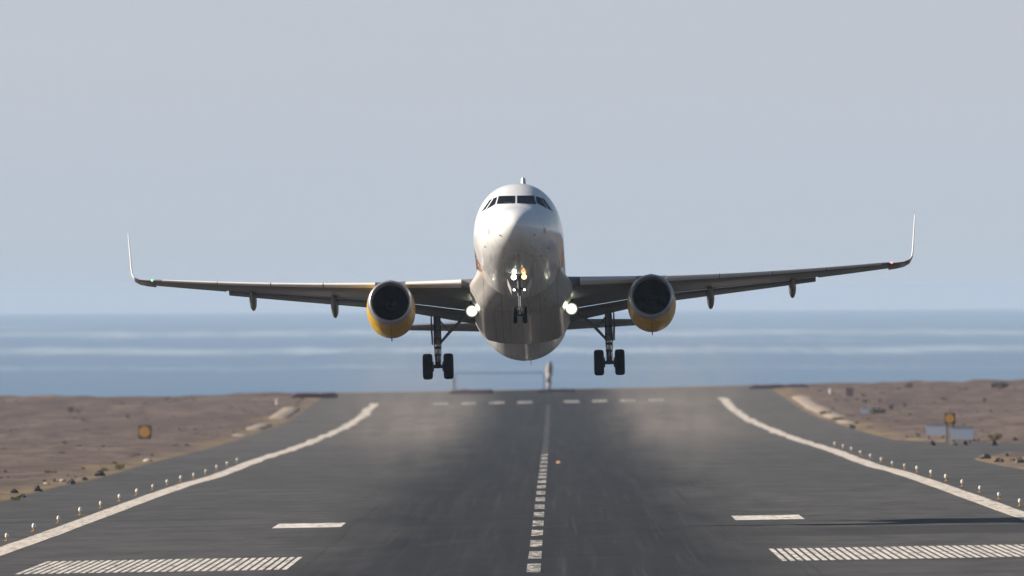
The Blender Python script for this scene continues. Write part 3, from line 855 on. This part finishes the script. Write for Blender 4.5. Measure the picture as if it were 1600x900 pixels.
for sg in (-1, 1):
    gx = sg * 3.80
    AX = Vector((gx, 17.75, -3.60))
    TOP = Vector((gx, 17.0, -1.45))
    d = AX - TOP
    gear = MB().tube([TOP, TOP + d * .1, TOP + d * .52, TOP + d * .56], [.16, .155, .145, .17], 16).build('main_landing_gear', M_STRUT, plane)
    MB().tube([TOP + d * .55, TOP + d * .95], .095, 16).build('piston', M_CHROME, gear)
    mb = MB().tube([TOP + d * .90, TOP + d * 1.03], [.13, .13], 14)
    mb.tube([AX + Vector((-.30, 0, 0)), AX + Vector((.30, 0, 0))], .085, 14)
    mb.tube([AX + Vector((-.33, 0, 0)), AX + Vector((-.19, 0, 0))], .22, 20); mb.tube([AX + Vector((.19, 0, 0)), AX + Vector((.33, 0, 0))], .22, 20)
    mb.build('axle', M_DARK, gear)
    k1 = TOP + d * .60; k2 = TOP + d * .93; km = (k1 + k2) / 2 + Vector((0, .42, 0))
    mb = MB()
    for e in (-.09, .09): mb.tube([k1 + Vector((e, 0, 0)), km + Vector((e * .4, 0, 0)), k2 + Vector((e, 0, 0))], .04, 8)
    mb.build('torque_link', M_STRUT, gear)
    mb = MB().tube([TOP + d * .60, Vector((sg * 3.25, 17.1, -2.18)), Vector((sg * 2.48, 16.9, -1.45))], [.055, .07, .065], 10)
    mb.tube([Vector((sg * 3.25, 17.1, -2.18)), Vector((sg * 3.72, 17.0, -1.62))], .035, 8)
    mb.build('side_stay', M_STRUT, gear)
    mb = MB()
    for a, b in (((.14, -.12), (.12, -.10)), ((-.13, -.13), (-.10, -.10)), ((.05, .16), (.06, .12))):
        mb.tube([TOP + d * .05 + Vector((a[0], a[1], 0)), TOP + d * .5 + Vector((a[0] * 1.15, a[1], 0)), TOP + d * .92 + Vector((b[0], b[1], 0))], .022, 8)
    for fr in (.30, .46, .64, .78):
        mb.box(gx - .15, gx + .15, (TOP + d * fr).y - .16, (TOP + d * fr).y - .05, (TOP + d * fr).z - .04, (TOP + d * fr).z + .04)
    mb.build('hydraulic_line', M_DARK, gear)
    xo = sg * 4.02
    MB().loft([[(xo, 16.4, -1.42), (xo, 17.55, -1.52), (xo + sg * .02, 17.6, -2.1), (xo + sg * 0.0, 17.65, -2.62), (xo - sg * .04, 17.2, -2.72), (xo + sg * .02, 16.75, -2.1)],
               [(xo + sg * .05, 16.4, -1.42), (xo + sg * .05, 17.55, -1.52), (xo + sg * .07, 17.6, -2.1), (xo + sg * .05, 17.65, -2.62), (xo + sg * .0, 17.2, -2.72), (xo + sg * .07, 16.75, -2.1)]]).build('gear_door', M_FLAP, gear, smooth=0)
    for e in (-.462, .462): wheel(gx + e, AX.y, AX.z, .575, .44, gear)

# ---- nose landing gear
A0, A1 = Vector((0, 4.75, -1.85)), Vector((0, 5.1, -3.65))
d = A1 - A0
ng = MB().tube([A0, A0 + d * .55], [.10, .095], 14).build('nose_landing_gear', M_STRUT, plane)
MB().tube([A0 + d * .5, A1], .062, 14).build('piston', M_CHROME, ng)
mb = MB().tube([A1 + Vector((-.16, 0, 0)), A1 + Vector((.16, 0, 0))], .06, 12)
mb.tube([A0 + d * .38 + Vector((-.22, -.04, 0)), A0 + d * .38 + Vector((.22, -.04, 0))], .045, 10)
mb.tube([A0 + d * .36 + Vector((0, -.12, -.08)), A0 + d * .36 + Vector((0, -.12, .14))], .07, 10)
for e in (-.05, .05): mb.tube([A0 + d * .55 + Vector((e, .08, 0)), A0 + d * .72 + Vector((e, .30, 0)), A0 + d * .93 + Vector((e, .06, 0))], .025, 8)
mb.build('steering_collar', M_DARK, ng)
MB().tube([A0 + d * .42, Vector((0, 5.9, -2.0))], .05, 10).build('drag_strut', M_STRUT, ng)
for e in (-.215, .215): wheel(e, A1.y, A1.z, .375, .20, ng)
for sg in (-1, 1):
    q = [(sg * .50, 5.3, -1.98), (sg * .50, 6.7, -2.02), (sg * .33, 6.5, -2.50), (sg * .33, 5.3, -2.44)]
    MB().loft([q, [(x + sg * .03, y, z) for x, y, z in q]]).build('gear_door', M_FAIR, ng, smooth=0)
    warm = sg > 0
    lx = sg * .225
    for (yy, zz, rr_, mt, nm) in ((4.35, -2.10, .115, M_LAMP_WARM if warm else M_LAMP_S, 'taxi_light'), (3.92, -2.02, .062, M_LAMP_WARM if warm else M_LAMP_DIM, 'takeoff_light'), (4.75, -2.60, .052, M_LAMP_DIM, 'turnoff_light')):
        can = MB().lathe([(.16, .02), (.12, rr_ * .8), (0, rr_ * 1.08), (-.02, rr_ * 1.08)], (lx, yy, zz), (0, 1, 0), 20).build(nm, M_DARK, ng)
        MB().lathe([(0.0, rr_), (-.025, rr_ * .9), (-.045, rr_ * .5), (-.05, .005)], (lx, yy, zz), (0, 1, 0), 20).build('lens', mt, can)
        MB().tube([(lx, yy + .1, zz), (lx * .8, yy + .5, zz + .06)], .02, 6).build('bracket', M_DARK, can)

# ---- landing lights under the wing roots
for sg in (-1, 1):
    p = Vector((sg * 2.2, 13.6, -1.90))
    can = MB().lathe([(.26, .04), (.2, .24), (.02, .315), (-.02, .32), (-.02, .31), (.0, .30)], p, (0, 1, 0), 24).build('landing_light', M_DARK, plane)
    ln_ = MB().lathe([(-.005, .311), (-.03, .25), (-.042, .16), (-.048, .08), (-.05, .003)], (0, 0, 0), (0, 1, 0), 32).build('lens', M_LAMP, can); ln_.location = p
    MB().tube([p + Vector((0, .14, 0)), Vector((sg * 2.25, 14.0, -1.45))], .05, 8).build('bracket', M_DARK, can)
    p2 = p + Vector((-sg * .33, .0, .07))
    MB().lathe([(0.06, .02), (0.0, .055), (-.03, .04), (-.04, .005)], p2, (0, 1, 0), 14).build('lens', M_LAMP_S, can)

# ---- tail
for sg in (-1, 1):
    rings = []
    for t in np.linspace(0, 1, 8):
        x = 0.6 + 5.6 * t; c = 3.9 - 2.5 * t; yl = 30.9 + 5.6 * t * .64; zl = .72 + 5.6 * t * .10
        ss = [0.5 - 0.5 * math.cos(math.pi * k / 10) for k in range(11)]; i = R(-3.2)
        def T(s, side):
            nn = side * foil(s, .10) * c
            return (sg * x, yl + s * c * math.cos(i), zl - s * c * math.sin(i) + nn)
        rings.append([T(s, 1) for s in ss[::-1]] + [T(s, -1) for s in ss[1:-1]])
    MB().loft(rings).build('tailplane', M_WING, plane, smooth=40)
rings = []
for t in np.linspace(0, 1, 9):
    z = 1.8 + 6.0 * t; c = 6.3 - 4.2 * t; yl = 27.6 + 5.9 * t
    ss = [0.5 - 0.5 * math.cos(math.pi * k / 10) for k in range(11)]
    def V(s, side): return (side * foil(s, .105) * c, yl + s * c, z)
    rings.append([V(s, 1) for s in ss[::-1]] + [V(s, -1) for s in ss[1:-1]])
MB().loft(rings).build('tail_fin', paint('fin_grey_paint', (0.5, 0.5, 0.51), 0.4), plane, smooth=40)

# ================================================================== RUNWAY EDGE LIGHTS
M_STEM = paint('orange_stem_paint', (0.62, 0.30, 0.035), 0.5)
M_LENS = paint('lamp_glass_white', (0.82, 0.80, 0.70), 0.25, 0, 0.04, 5)
ORD = ['nearest', 'second nearest', 'third nearest', 'fourth nearest', 'fifth nearest', 'sixth nearest', 'seventh nearest', 'eighth nearest', 'ninth nearest', 'tenth nearest', 'eleventh nearest', 'twelfth nearest', 'thirteenth nearest', 'fourteenth nearest', 'fifteenth nearest', 'sixteenth nearest', 'seventeenth nearest', 'eighteenth nearest', 'nineteenth nearest', 'twentieth nearest']
def edge_lamp():
    r = empty('runway_edge_light')
    MB().lathe([(0, .13), (.02, .13), (.03, .06)], (0, 0, 0), (0, 0, 1), 14, cap0=True).build('base_plate', M_STEM, r)
    MB().lathe([(0.02, .035), (.15, .035), (.16, .06), (.19, .06)], (0, 0, 0), (0, 0, 1), 12).build('stem', M_STEM, r)
    MB().lathe([(.18, .07), (.20, .095), (.30, .10), (.36, .08), (.40, .03), (.405, .005)], (0, 0, 0), (0, 0, 1), 14, cap0=True).build('lamp_head', M_LENS, r)
    return r
lamp0 = edge_lamp()
first = True
rng = random.Random(4)
for s, side in ((-1, 'left'), (1, 'right')):
    for i in range(15):
        D = 904 + 47 * (i + (2 if s > 0 else 0))
        x = XC + s * 23.15
        o = lamp0 if first else copy_tree(lamp0)
        first = False
        o.location = (x, D, ground(x, D) + 0.002)
        o.rotation_euler = (R(rng.uniform(-3, 3)), R(rng.uniform(-5, 5)), rng.uniform(0, 6))
        q = rng.uniform(0.82, 1.0); o.scale = (q * 0.95, q * 0.95, q)
        col = 'white-topped orange-stemmed'
        tag(o, f'{ORD[i]} small {col} light outside the {side} runway edge line', 'edge light', f'edge lights along the {side} runway edge')

# ================================================================== SIGNS, POSTS, BARRIERS
M_BOARD = paint('black_sign_board', (0.11, 0.075, 0.055), 0.7)
M_ORANGE = paint('orange_sign_face', (0.70, 0.34, 0.04), 0.6)
M_PANEL = paint('pale_blue_grey_panel', (0.60, 0.64, 0.73), 0.5, 0, 0.08, 2)
M_POST = paint('grey_post', (0.22, 0.19, 0.18), 0.7)
M_WHITEP = paint('white_post_paint', (0.75, 0.70, 0.64), 0.6)
M_PINK = paint('faded_pink_panel', (0.40, 0.29, 0.26), 0.7)
def px_m(p): return p.y / F
def disc_sign(x, yc, yb, wpx, label, D=None):
    g = on_ground(x, yb); m = px_m(g)
    zc = at(x, yc, g.y).z; h = wpx * m / 2
    r = empty('marker_sign', (g.x, g.y, g.z), (0, 0, R(-14)))
    tag(r, label, 'sign', 'orange marker signs')
    z = zc - g.z
    MB().box(-h, h, -.03, .03, z - h, z + h).build('board', M_BOARD, r, 0)
    MB().lathe([(-.034, .01), (-.034, h * .82), (-.05, h * .80), (-.05, .01)], (0, 0, z), (0, 1, 0), 24).build('disc', M_ORANGE, r)
    mb = MB()
    for e in (-.6, .6): mb.box(e * h - .05, e * h + .05, .034, .12, -.3, z + h * .8)
    mb.build('post', M_POST, r, 0)
disc_sign(226.5, 675, 691, 21, 'square black board with an orange disc on the brown ground left of the runway')
disc_sign(1484.5, 654, 691, 17, 'orange disc on a dark board above two pale panels right of the runway')
def panel_sign(x0, x1, y0, y1, yb, label):
    g = on_ground((x0 + x1) / 2, yb); m = px_m(g)
    w = (x1 - x0) * m; zt = at(x0, y0, g.y).z - g.z; zb = at(x0, y1, g.y).z - g.z
    r = empty('panel_sign', g, (0, 0, R(-13))); w /= math.cos(R(13)); tag(r, label, 'sign', 'pale panel signs beside the taxiway')
    MB().box(-w / 2, w / 2, -.08, .08, zb, zt).build('panel', M_PANEL, r, 0)
    MB().box(-w / 2 - .03, w / 2 + .03, -.1, .1, zt + .002, zt + .05).build('top_rail', M_POST, r, 0)
    for e in (-.35, .35): MB().box(w * e - .05, w * e + .05, -.05, .05, -.3, zb - .002).build('leg', M_POST, r, 0)
panel_sign(1447.5, 1478, 664, 680, 689, 'smaller pale blue-grey sign panel left of its larger twin beside the taxiway')
panel_sign(1485.5, 1521, 668, 687, 694, 'larger pale blue-grey sign panel below the orange disc beside the taxiway')
panel_sign(1345.5, 1357, 637, 646, 650, 'tiny pale blue panel on the right verge beside a green bush')
def post(x, y0, y1, wpx, mat, name, label, cat):
    g = on_ground(x, y1); m = px_m(g); h = (y1 - y0) * m; w = wpx * m / 2
    r = empty(name, g); tag(r, label, cat)
    MB().tube([(0, 0, -.2), (0, 0, h * .82)], [w * .8, w], 10).build('shaft', mat, r)
    MB().lathe([(h * .82, w * 1.05), (h * .9, w * 1.15), (h * .97, w * .9), (h, .01)], (0, 0, 0), (0, 0, 1), 10).build('cap', mat, r)
post(1297.5, 607.5, 617, 4.5, M_WHITEP, 'marker_post', 'short white marker post at the far right corner of the runway', 'post')
post(432.5, 624, 634, 3.5, M_WHITEP, 'marker_post', 'short white marker post at the far left corner of the runway', 'post')
post(708, 589, 612, 3.5, M_POST, 'mast', 'thin grey mast standing beyond the runway end behind the wheels', 'mast')
g = on_ground(1327.5, 621); m = px_m(g)
r = empty('equipment_cabinet', g); tag(r, 'pinkish weathered cabinet on the far right verge', 'cabinet')
MB().box(-6.5 * m, 6.5 * m, 0, .9, 0, 14 * m).build('body', M_PINK, r, 0)
MB().box(-7 * m, 7 * m, -.06, .96, 14 * m + .002, 14 * m + .08).build('lid', M_POST, r, 0)
MB().box(-.05, .05, -.03, -.002, .05, 13 * m).build('door_edge', M_POST, r, 0)
g = on_ground(1362, 637); m = px_m(g)
r = empty('small_frame', g); tag(r, 'small pale U-shaped frame standing on the right verge', 'frame')
for e in (-1, 1): MB().box(e * 4.5 * m - .07, e * 4.5 * m + .07, -.07, .07, 0, 12 * m).build('upright', M_WHITEP, r, 0)
MB().box(-4.5 * m - .2, 4.5 * m + .5, -.12, .12, 0.02, 4 * m).build('plinth', M_WHITEP, r, 0)

# tan mast in line with the centre line, and the gantry to its left
g = on_ground(858, 611.5); m = px_m(g)
M_TAN = paint('tan_mast_paint', (0.36, 0.29, 0.25), 0.8, 0, 0.2, 2)
r = empty('light_mast', g); tag(r, 'stout tan mast beyond the runway end in line with the centreline', 'mast')
MB().tube([(0, 0, 0), (-.05, 0, 14 * m), (.0, 0, 28 * m), (.1, 0, 40 * m)], [3.2 * m, 4.6 * m, 5.4 * m, 5.0 * m], 12).build('shaft', M_TAN, r)
MB().tube([(.1, 0, 40 * m), (.12, 0, 46 * m)], [4.4 * m, 2.8 * m], 10).build('head', M_POST, r)
M_FARBAR = paint('weathered_steel', (0.24, 0.29, 0.36), 0.7)
gl, gr_ = on_ground(712, 611), on_ground(850, 609)
r = empty('approach_light_gantry', gl); tag(r, 'long low dark gantry of approach lights beyond the runway end', 'gantry')
zb = at(712, 583, gl.y).z - gl.z
MB().box(0, gr_.x - gl.x, -.08, .08, zb - .05, zb + .05).build('beam', M_FARBAR, r, 0)
for t in (0.0, 1.0):
    x = (gr_.x - gl.x) * t
    MB().box(x - .06, x + .06, -.05, .05, -.2, zb - .052).build('leg', M_FARBAR, r, 0)

M_MAROON = paint('dark_maroon_wall', (0.15, 0.068, 0.082), 0.85, 0, 0.3, 1.2)
def barrier(x0, x1, y0, y1, label):
    ga, gb = on_ground(x0, y1), on_ground(x1, y1 - (x1 - x0) * 0.016)
    D = (ga.y + gb.y) / 2
    xa, xb = pix(x0, y1)[0] * D, pix(x1, y1)[0] * D
    m = D / F; h = (y1 - y0) * m
    n = 40; rings = []
    for i in range(n + 1):
        x = xa + (xb - xa) * i / n; z = ground(x, D)
        hh = h * (0.88 + 0.22 * noise.noise(Vector((x * 1.3, 2, y0)))) * (0.55 + 0.45 * smooth01(min(i, n - i) / 4))
        rings.append([(x - xa, -.35, z - .3 - EYE), (x - xa, -.30, z + hh * .8 - EYE), (x - xa, -.1, z + hh - EYE), (x - xa, .3, z + hh * .9 - EYE), (x - xa, .4, z - .3 - EYE)])
    r = MB().loft(rings).build('barrier', M_MAROON, None, 50)
    r.location = (xa, D, EYE)
    tag(r, label, 'barrier', 'dark barriers across the runway end')
barrier(455, 528, 613, 623, 'dark maroon barrier beyond the far left corner of the runway')
barrier(702, 772, 608.5, 615.5, 'dark maroon barrier beyond the runway end left of the tan mast')
barrier(838, 900, 607.5, 612.5, 'low dark maroon barrier at the foot of the tan mast')
barrier(1170, 1264, 600.5, 607.5, 'long dark maroon barrier beyond the far right corner of the runway')

# ================================================================== ROCKS, BANKS, SHRUBS
M_ROCK = paint('dark_lava_rock', (0.055, 0.045, 0.043), 0.9, 0, 0.35, 3)
M_BROWN = paint('brown_rock', (0.12, 0.085, 0.07), 0.9, 0, 0.35, 3)
M_PALE = paint('pale_sandstone', (0.50, 0.41, 0.33), 0.9, 0, 0.15, 3)
M_SAND = paint('pale_sand_bank', (0.29, 0.225, 0.17), 0.95, 0, 0.3, 1.2)
def rock(x, y, wpx, hpx, mat, label, group, seed, name='boulder', cat='boulder', dlen=1.0):
    g = on_ground(x, y + hpx / 2); m = px_m(g)
    bm = bmesh.new(); bmesh.ops.create_icosphere(bm, subdivisions=3, radius=1)
    for v in bm.verts:
        k = 1 + 0.45 * noise.fractal(v.co * 1.1 + Vector((seed, 0, 0)), 0.9, 2.1, 4)
        v.co = Vector((v.co.x * wpx * m / 2 * k, v.co.y * max(wpx * m / 2, .3) * dlen * k, max(-.2, v.co.z) * hpx * m * .85 * k))
    me = bpy.data.meshes.new(name); bm.to_mesh(me); bm.free(); me.materials.append(mat)
    me.polygons.foreach_set('use_smooth', [True] * len(me.polygons)); me.set_sharp_from_angle(angle=R(28))
    o = bpy.data.objects.new(name, me); C.objects.link(o); o.location = g; tag(o, label, cat, group); return o
GL, GR = 'boulders along the left shoulder', 'boulders along the right verge'
for i, (x, y, w, h, mt, lb) in enumerate([
    (23, 767, 15, 8, M_ROCK, 'dark boulder at the far left picture edge, upper of two'),
    (35, 774, 12, 7, M_ROCK, 'dark boulder touching the asphalt at the left picture edge'),
    (58, 763, 17, 10, M_ROCK, 'broad dark boulder on the left shoulder beside two pale stones'),
    (111, 752, 13, 9, M_ROCK, 'round dark boulder just right of two pale stones on the left shoulder'),
    (129, 747.5, 17, 7, M_BROWN, 'low brown boulder on the left shoulder between two dark ones'),
    (155, 740, 20, 9, M_ROCK, 'long dark boulder on the left shoulder below a yellow bush'),
    (71, 755.5, 15, 5, M_PALE, 'pale stone on the left shoulder, the left one of a pair'),
    (94, 751, 18, 5, M_PALE, 'longer pale stone on the left shoulder, the right one of a pair'),
    (232, 719, 17, 5, M_PALE, 'single pale stone on the left shoulder below the orange disc sign')]):
    rock(x, y, w, h, mt, lb, GL, i * 3.7)
for i, (x, y, w, h, mt, lb) in enumerate([
    (1331, 666, 11, 7, M_ROCK, 'small dark boulder at the end of the pale bank on the right'),
    (1457, 692, 10, 8, M_ROCK, 'dark boulder below the smaller pale sign panel'),
    (1507, 692, 11, 7, M_ROCK, 'dark boulder below the larger pale sign panel'),
    (1490, 693, 12, 5, M_BROWN, 'low brown boulder below the orange disc between the panels'),
    (1551, 692, 15, 8, M_ROCK, 'dark boulder at the foot of the yellow-green bush'),
    (1585, 686, 11, 7, M_ROCK, 'dark boulder right of the yellow-green bush at the picture edge'),
    (1539, 713, 19, 9, M_BROWN, 'broad brown boulder at the tip of the sandy spit by the taxiway'),
    (1561, 718, 18, 9, M_BROWN, 'brown boulder on the sandy spit nearest the runway'),
    (1573, 711, 9, 7, M_ROCK, 'small dark boulder on top of the sandy spit'),
    (1412, 633, 9, 7, M_ROCK, 'dark boulder alone on the far right slope'),
    (1593, 720, 16, 8, M_BROWN, 'brown boulder on the sandy spit at the picture edge')]):
    rock(x, y, w, h, mt, lb, GR, 50 + i * 3.1)
def ridge(side, X, D0, D1, wid, hgt, label, seed):
    n = max(8, int((D1 - D0) / 7)); rings = []
    for i in range(n + 1):
        D = D0 + (D1 - D0) * i / n; e = smooth01(min(i, n - i) / 4)
        q = noise.fractal(Vector((D * 0.03, seed, 0)), 0.8, 2.1, 4)
        xc_ = XC + side * (X + 0.35 * q); w = wid * (0.6 + 0.5 * e) * (1 + 0.3 * q); h = hgt * e * (0.75 + 0.6 * noise.noise(Vector((D * 0.06, seed, 5))))
        z = ground(xc_, D) - 0.05
        rings.append([(xc_ + w * u - XC, D - D0, z + h * max(0, 1 - u * u) ** 0.8 * (1 + 0.25 * noise.noise(Vector((u * 3, D * 0.2, seed)))) - EYE) for u in (-1, -.6, -.25, .1, .45, .75, 1)])
    r = MB().loft(rings, close=False, cap0=False, cap1=False).build('sand_bank', M_SAND, None, 60)
    r.location = (XC, D0, EYE)
    tag(r, label, 'sand bank', 'pale sand banks beside the runway')
ridge(-1, 31.2, 2060, 2130, 0.9, 0.28, 'flat pale sand bank on the left shoulder, nearest of three', 1)
ridge(-1, 31.6, 2210, 2330, 1.1, 0.50, 'pale sand bank on the left shoulder, middle of three', 2)
ridge(-1, 31.8, 2420, 2600, 1.2, 0.50, 'long pale sand bank on the left shoulder, farthest of three', 3)
ridge(1, 31.8, 2250, 2640, 1.2, 0.44, 'long pale sand bank along the far right shoulder of the runway', 4)
ridge(1, 31.2, 2120, 2215, 0.9, 0.30, 'short low sand bank on the right shoulder beside a dark boulder', 5)
ridge(1, 35.5, 2150, 2215, 1.7, 0.22, 'low pale sand bank on the right ground beside the green bush', 6)

def leaf_mat(name, col):
    n = N(name); f = n.noise((3, 3, 3), 3)
    return n.set(n.mix(f, tuple(c * .6 for c in col), tuple(c * 1.35 for c in col)), 0.8, 0, 0.2)
M_LEAF_Y = leaf_mat('yellow_green_leaf', (0.17, 0.145, 0.035))
M_LEAF_D = leaf_mat('dark_green_leaf', (0.05, 0.055, 0.03))
M_LEAF_B = leaf_mat('dry_brown_twig', (0.10, 0.075, 0.06))
M_TWIG = paint('shrub_stem', (0.08, 0.06, 0.045), 0.9)
def shrub(x, y, wpx, hpx, mat, label, group, seed):
    g = on_ground(x, y + hpx / 2); m = px_m(g); rg = random.Random(seed)
    W, H = wpx * m / 2, hpx * m
    r = empty('shrub', g); tag(r, label, 'shrub', group)
    mb = MB()
    for _ in range(7):
        a = rg.uniform(0, 6.28); q = rg.uniform(.3, .85)
        mb.tube([(0, 0, -.05), (math.cos(a) * W * q * .5, math.sin(a) * W * q * .5, H * .45), (math.cos(a) * W * q, math.sin(a) * W * q, H * .85)], [.03 * W + .01, .02 * W + .006, .004], 5)
    mb.build('stem', M_TWIG, r)
    mb = MB()
    cl = [(rg.uniform(-.75, .75), rg.uniform(-.75, .75), rg.uniform(.25, .8), rg.uniform(.22, .42)) for _ in range(14)]
    for _ in range(420):
        c = rg.choice(cl)
        p = Vector((rg.gauss(0, 1), rg.gauss(0, 1), rg.gauss(0, 1))).normalized() * rg.random() ** .4 * c[3]
        p = Vector(((c[0] + p.x) * W, (c[1] + p.y) * W, max(.03, (c[2] + p.z)) * H))
        s = rg.uniform(.06, .13) * W; u = Vector((rg.gauss(0, 1), rg.gauss(0, 1), rg.gauss(0, 1))).normalized(); v = u.orthogonal().normalized()
        mb.add([p - u * s, p + v * s * .5, p + u * s, p - v * s * .5], [(0, 1, 2, 3)])
    mb.build('foliage', mat, r, 0)
for i, (x, y, w, h, mt, lb, gp) in enumerate([
    (78, 739, 22, 7, M_LEAF_Y, 'yellow-green shrub behind the pale stones on the left ground', 'shrubs on the left ground'),
    (163, 734, 13, 8, M_LEAF_Y, 'small yellow shrub behind the long dark boulder on the left', 'shrubs on the left ground'),
    (187, 729, 17, 10, M_LEAF_Y, 'yellow-green shrub on the left shoulder, last before bare asphalt edge', 'shrubs on the left ground'),
    (24, 778, 18, 8, M_LEAF_Y, 'olive shrub among dark boulders at the left picture edge', 'shrubs on the left ground'),
    (62, 742, 9, 6, M_LEAF_D, 'tiny dark shrub left of the yellow-green shrub on the left', 'shrubs on the left ground'),
    (110, 641, 11, 15, M_LEAF_B, 'grey twiggy shrub on the left skyline against the sea', 'shrubs on the left ground'),
    (1554, 684, 28, 14, M_LEAF_Y, 'large yellow-green shrub right of the pale sign panels', 'shrubs on the right verge'),
    (1373, 643, 25, 11, M_LEAF_D, 'dark green shrub beside the pale U-shaped frame', 'shrubs on the right verge'),
    (1393, 637, 13, 9, M_LEAF_D, 'small dark green shrub behind the long sand bank', 'shrubs on the right verge'),
    (1290, 646, 22, 6, M_LEAF_Y, 'low olive shrub in front of the pale banks on the right shoulder', 'shrubs on the right verge'),
    (1310, 655, 22, 6, M_LEAF_Y, 'long olive shrub along the asphalt below the middle sand bank', 'shrubs on the right verge'),
    (1421, 603, 14, 8, M_LEAF_B, 'dark twiggy shrub on the right skyline, the smaller one', 'shrubs on the right verge'),
    (1560, 602, 32, 11, M_LEAF_B, 'broad dark twiggy shrub on the right skyline', 'shrubs on the right verge')]):
    shrub(x, y, w, h, mt, lb, gp, 300 + i)

# low dry scrub scattered over the ground on both sides, past counting
rg = random.Random(77); mb = MB(); cnt = 0
while cnt < 1300:
    D = 1080 + 1740 * rg.random() ** 0.8
    sd_ = rg.choice((-1, 1)); X = XC + sd_ * (31.0 + rg.random() ** 1.6 * 75)
    if paved(X, D) or paved(X + 1.5, D) or paved(X - 1.5, D): continue
    if noise.noise(Vector((X * 0.12, D * 0.012, 8))) + rg.uniform(-.35, .35) < -0.02: continue
    cnt += 1
    z = ground(X, D) + 0.05; h = rg.uniform(.06, .24) * (1.6 if rg.random() < .08 else 1); w = h * rg.uniform(1.0, 2.6)
    for _ in range(9):
        a = rg.uniform(0, 6.28); q = rg.uniform(0.1, 1) * w * .5; bw = rg.uniform(.04, .10) * (1 + w)
        bx, by = X + math.cos(a) * q, D + math.sin(a) * q
        tx, ty = bx + math.cos(a) * q * .7, by + math.sin(a) * q * .7; a2 = rg.uniform(0, 3.14)
        mb.add([(bx - math.cos(a2) * bw, by - math.sin(a2) * bw, z - .06), (bx + math.cos(a2) * bw, by + math.sin(a2) * bw, z - .06), (tx + math.cos(a2) * bw * .6, ty + math.sin(a2) * bw * .6, z + h * rg.uniform(.5, 1)), (tx - math.cos(a2) * bw * .4, ty, z + h * rg.uniform(.6, 1))], [(0, 1, 2, 3)])
nd = N('dry_scrub_leaf'); f1 = nd.noise((0.11, 0.016, 1), 3, 0.6); f2 = nd.noise((1.5, 0.6, 1), 3, 0.6, off=(3, 0, 0))
nd.set(nd.mix(nd.ramp(f1, 0.4, 0.62), nd.mix(f2, (0.13, 0.095, 0.077), (0.21, 0.15, 0.115)), nd.mix(f2, (0.15, 0.122, 0.065), (0.24, 0.185, 0.095))), 0.9, 0, 0.1)
tag(mb.build('dry_scrub', nd.m, None, 0), kind='stuff')

# ================================================================== AIR
def volume(name, col, dens, aniso=0.0):
    m = bpy.data.materials.new(name); m.use_nodes = True
    t = m.node_tree; t.nodes.clear()
    o = t.nodes.new('ShaderNodeOutputMaterial'); v = t.nodes.new('ShaderNodeVolumePrincipled')
    v.inputs['Color'].default_value = (*col, 1); v.inputs['Density'].default_value = dens; v.inputs['Anisotropy'].default_value = aniso
    t.links.new(v.outputs[0], o.inputs['Volume'])
    return m, v
mh, _ = volume('haze_air', (0.60, 0.77, 1.0), 2.5e-5)
haze = MB().box(-41000, 41000, -700, 56000, -4.5, 60).build('haze', mh, None, 0)
tag(haze, kind='stuff')

def plume(x, label_side):
    m, v = volume('exhaust_haze_air', (0.74, 0.65, 0.57), 0.0, 0.0)
    t = m.node_tree
    tc = t.nodes.new('ShaderNodeTexCoord')
    ln = t.nodes.new('ShaderNodeVectorMath'); ln.operation = 'LENGTH'
    t.links.new(tc.outputs['Object'], ln.inputs[0])
    fall = t.nodes.new('ShaderNodeMapRange'); fall.interpolation_type = 'SMOOTHSTEP'
    t.links.new(ln.outputs['Value'], fall.inputs['Value'])
    for k, q in (('From Min', 0.15), ('From Max', 1.0), ('To Min', 1.0), ('To Max', 0.0)): fall.inputs[k].default_value = q
    mp = t.nodes.new('ShaderNodeMapping'); mp.inputs['Scale'].default_value = (5.5, 5.0, 3.4); mp.inputs['Location'].default_value = (x, 0, 0)
    nz = t.nodes.new('ShaderNodeTexNoise'); nz.inputs['Scale'].default_value = 1.0; nz.inputs['Detail'].default_value = 3
    t.links.new(tc.outputs['Object'], mp.inputs[0]); t.links.new(mp.outputs[0], nz.inputs['Vector'])
    r2 = t.nodes.new('ShaderNodeMapRange')
    t.links.new(nz.outputs['Fac'], r2.inputs['Value'])
    for k, q in (('From Min', 0.38), ('From Max', 0.64), ('To Min', 0.08), ('To Max', 1.0)): r2.inputs[k].default_value = q
    mu = t.nodes.new('ShaderNodeMath'); mu.operation = 'MULTIPLY'
    t.links.new(fall.outputs[0], mu.inputs[0]); t.links.new(r2.outputs[0], mu.inputs[1])
    mu2 = t.nodes.new('ShaderNodeMath'); mu2.operation = 'MULTIPLY'; mu2.inputs[1].default_value = PLUME
    t.links.new(mu.outputs[0], mu2.inputs[0]); t.links.new(mu2.outputs[0], v.inputs['Density'])
    bm = bmesh.new(); bmesh.ops.create_uvsphere(bm, u_segments=32, v_segments=20, radius=1)
    me = bpy.data.meshes.new('exhaust_haze'); bm.to_mesh(me); bm.free(); me.materials.append(m)
    o = bpy.data.objects.new('exhaust_haze', me); C.objects.link(o)
    p = at(x, 625, 1040)
    o.location = p; o.scale = (5.6, 122, 4.6); o.rotation_euler = (R(-0.8), 0, 0)
    tag(o, kind='stuff')
PLUME = 0.0024
plume(645, 'left'); plume(1058, 'right')
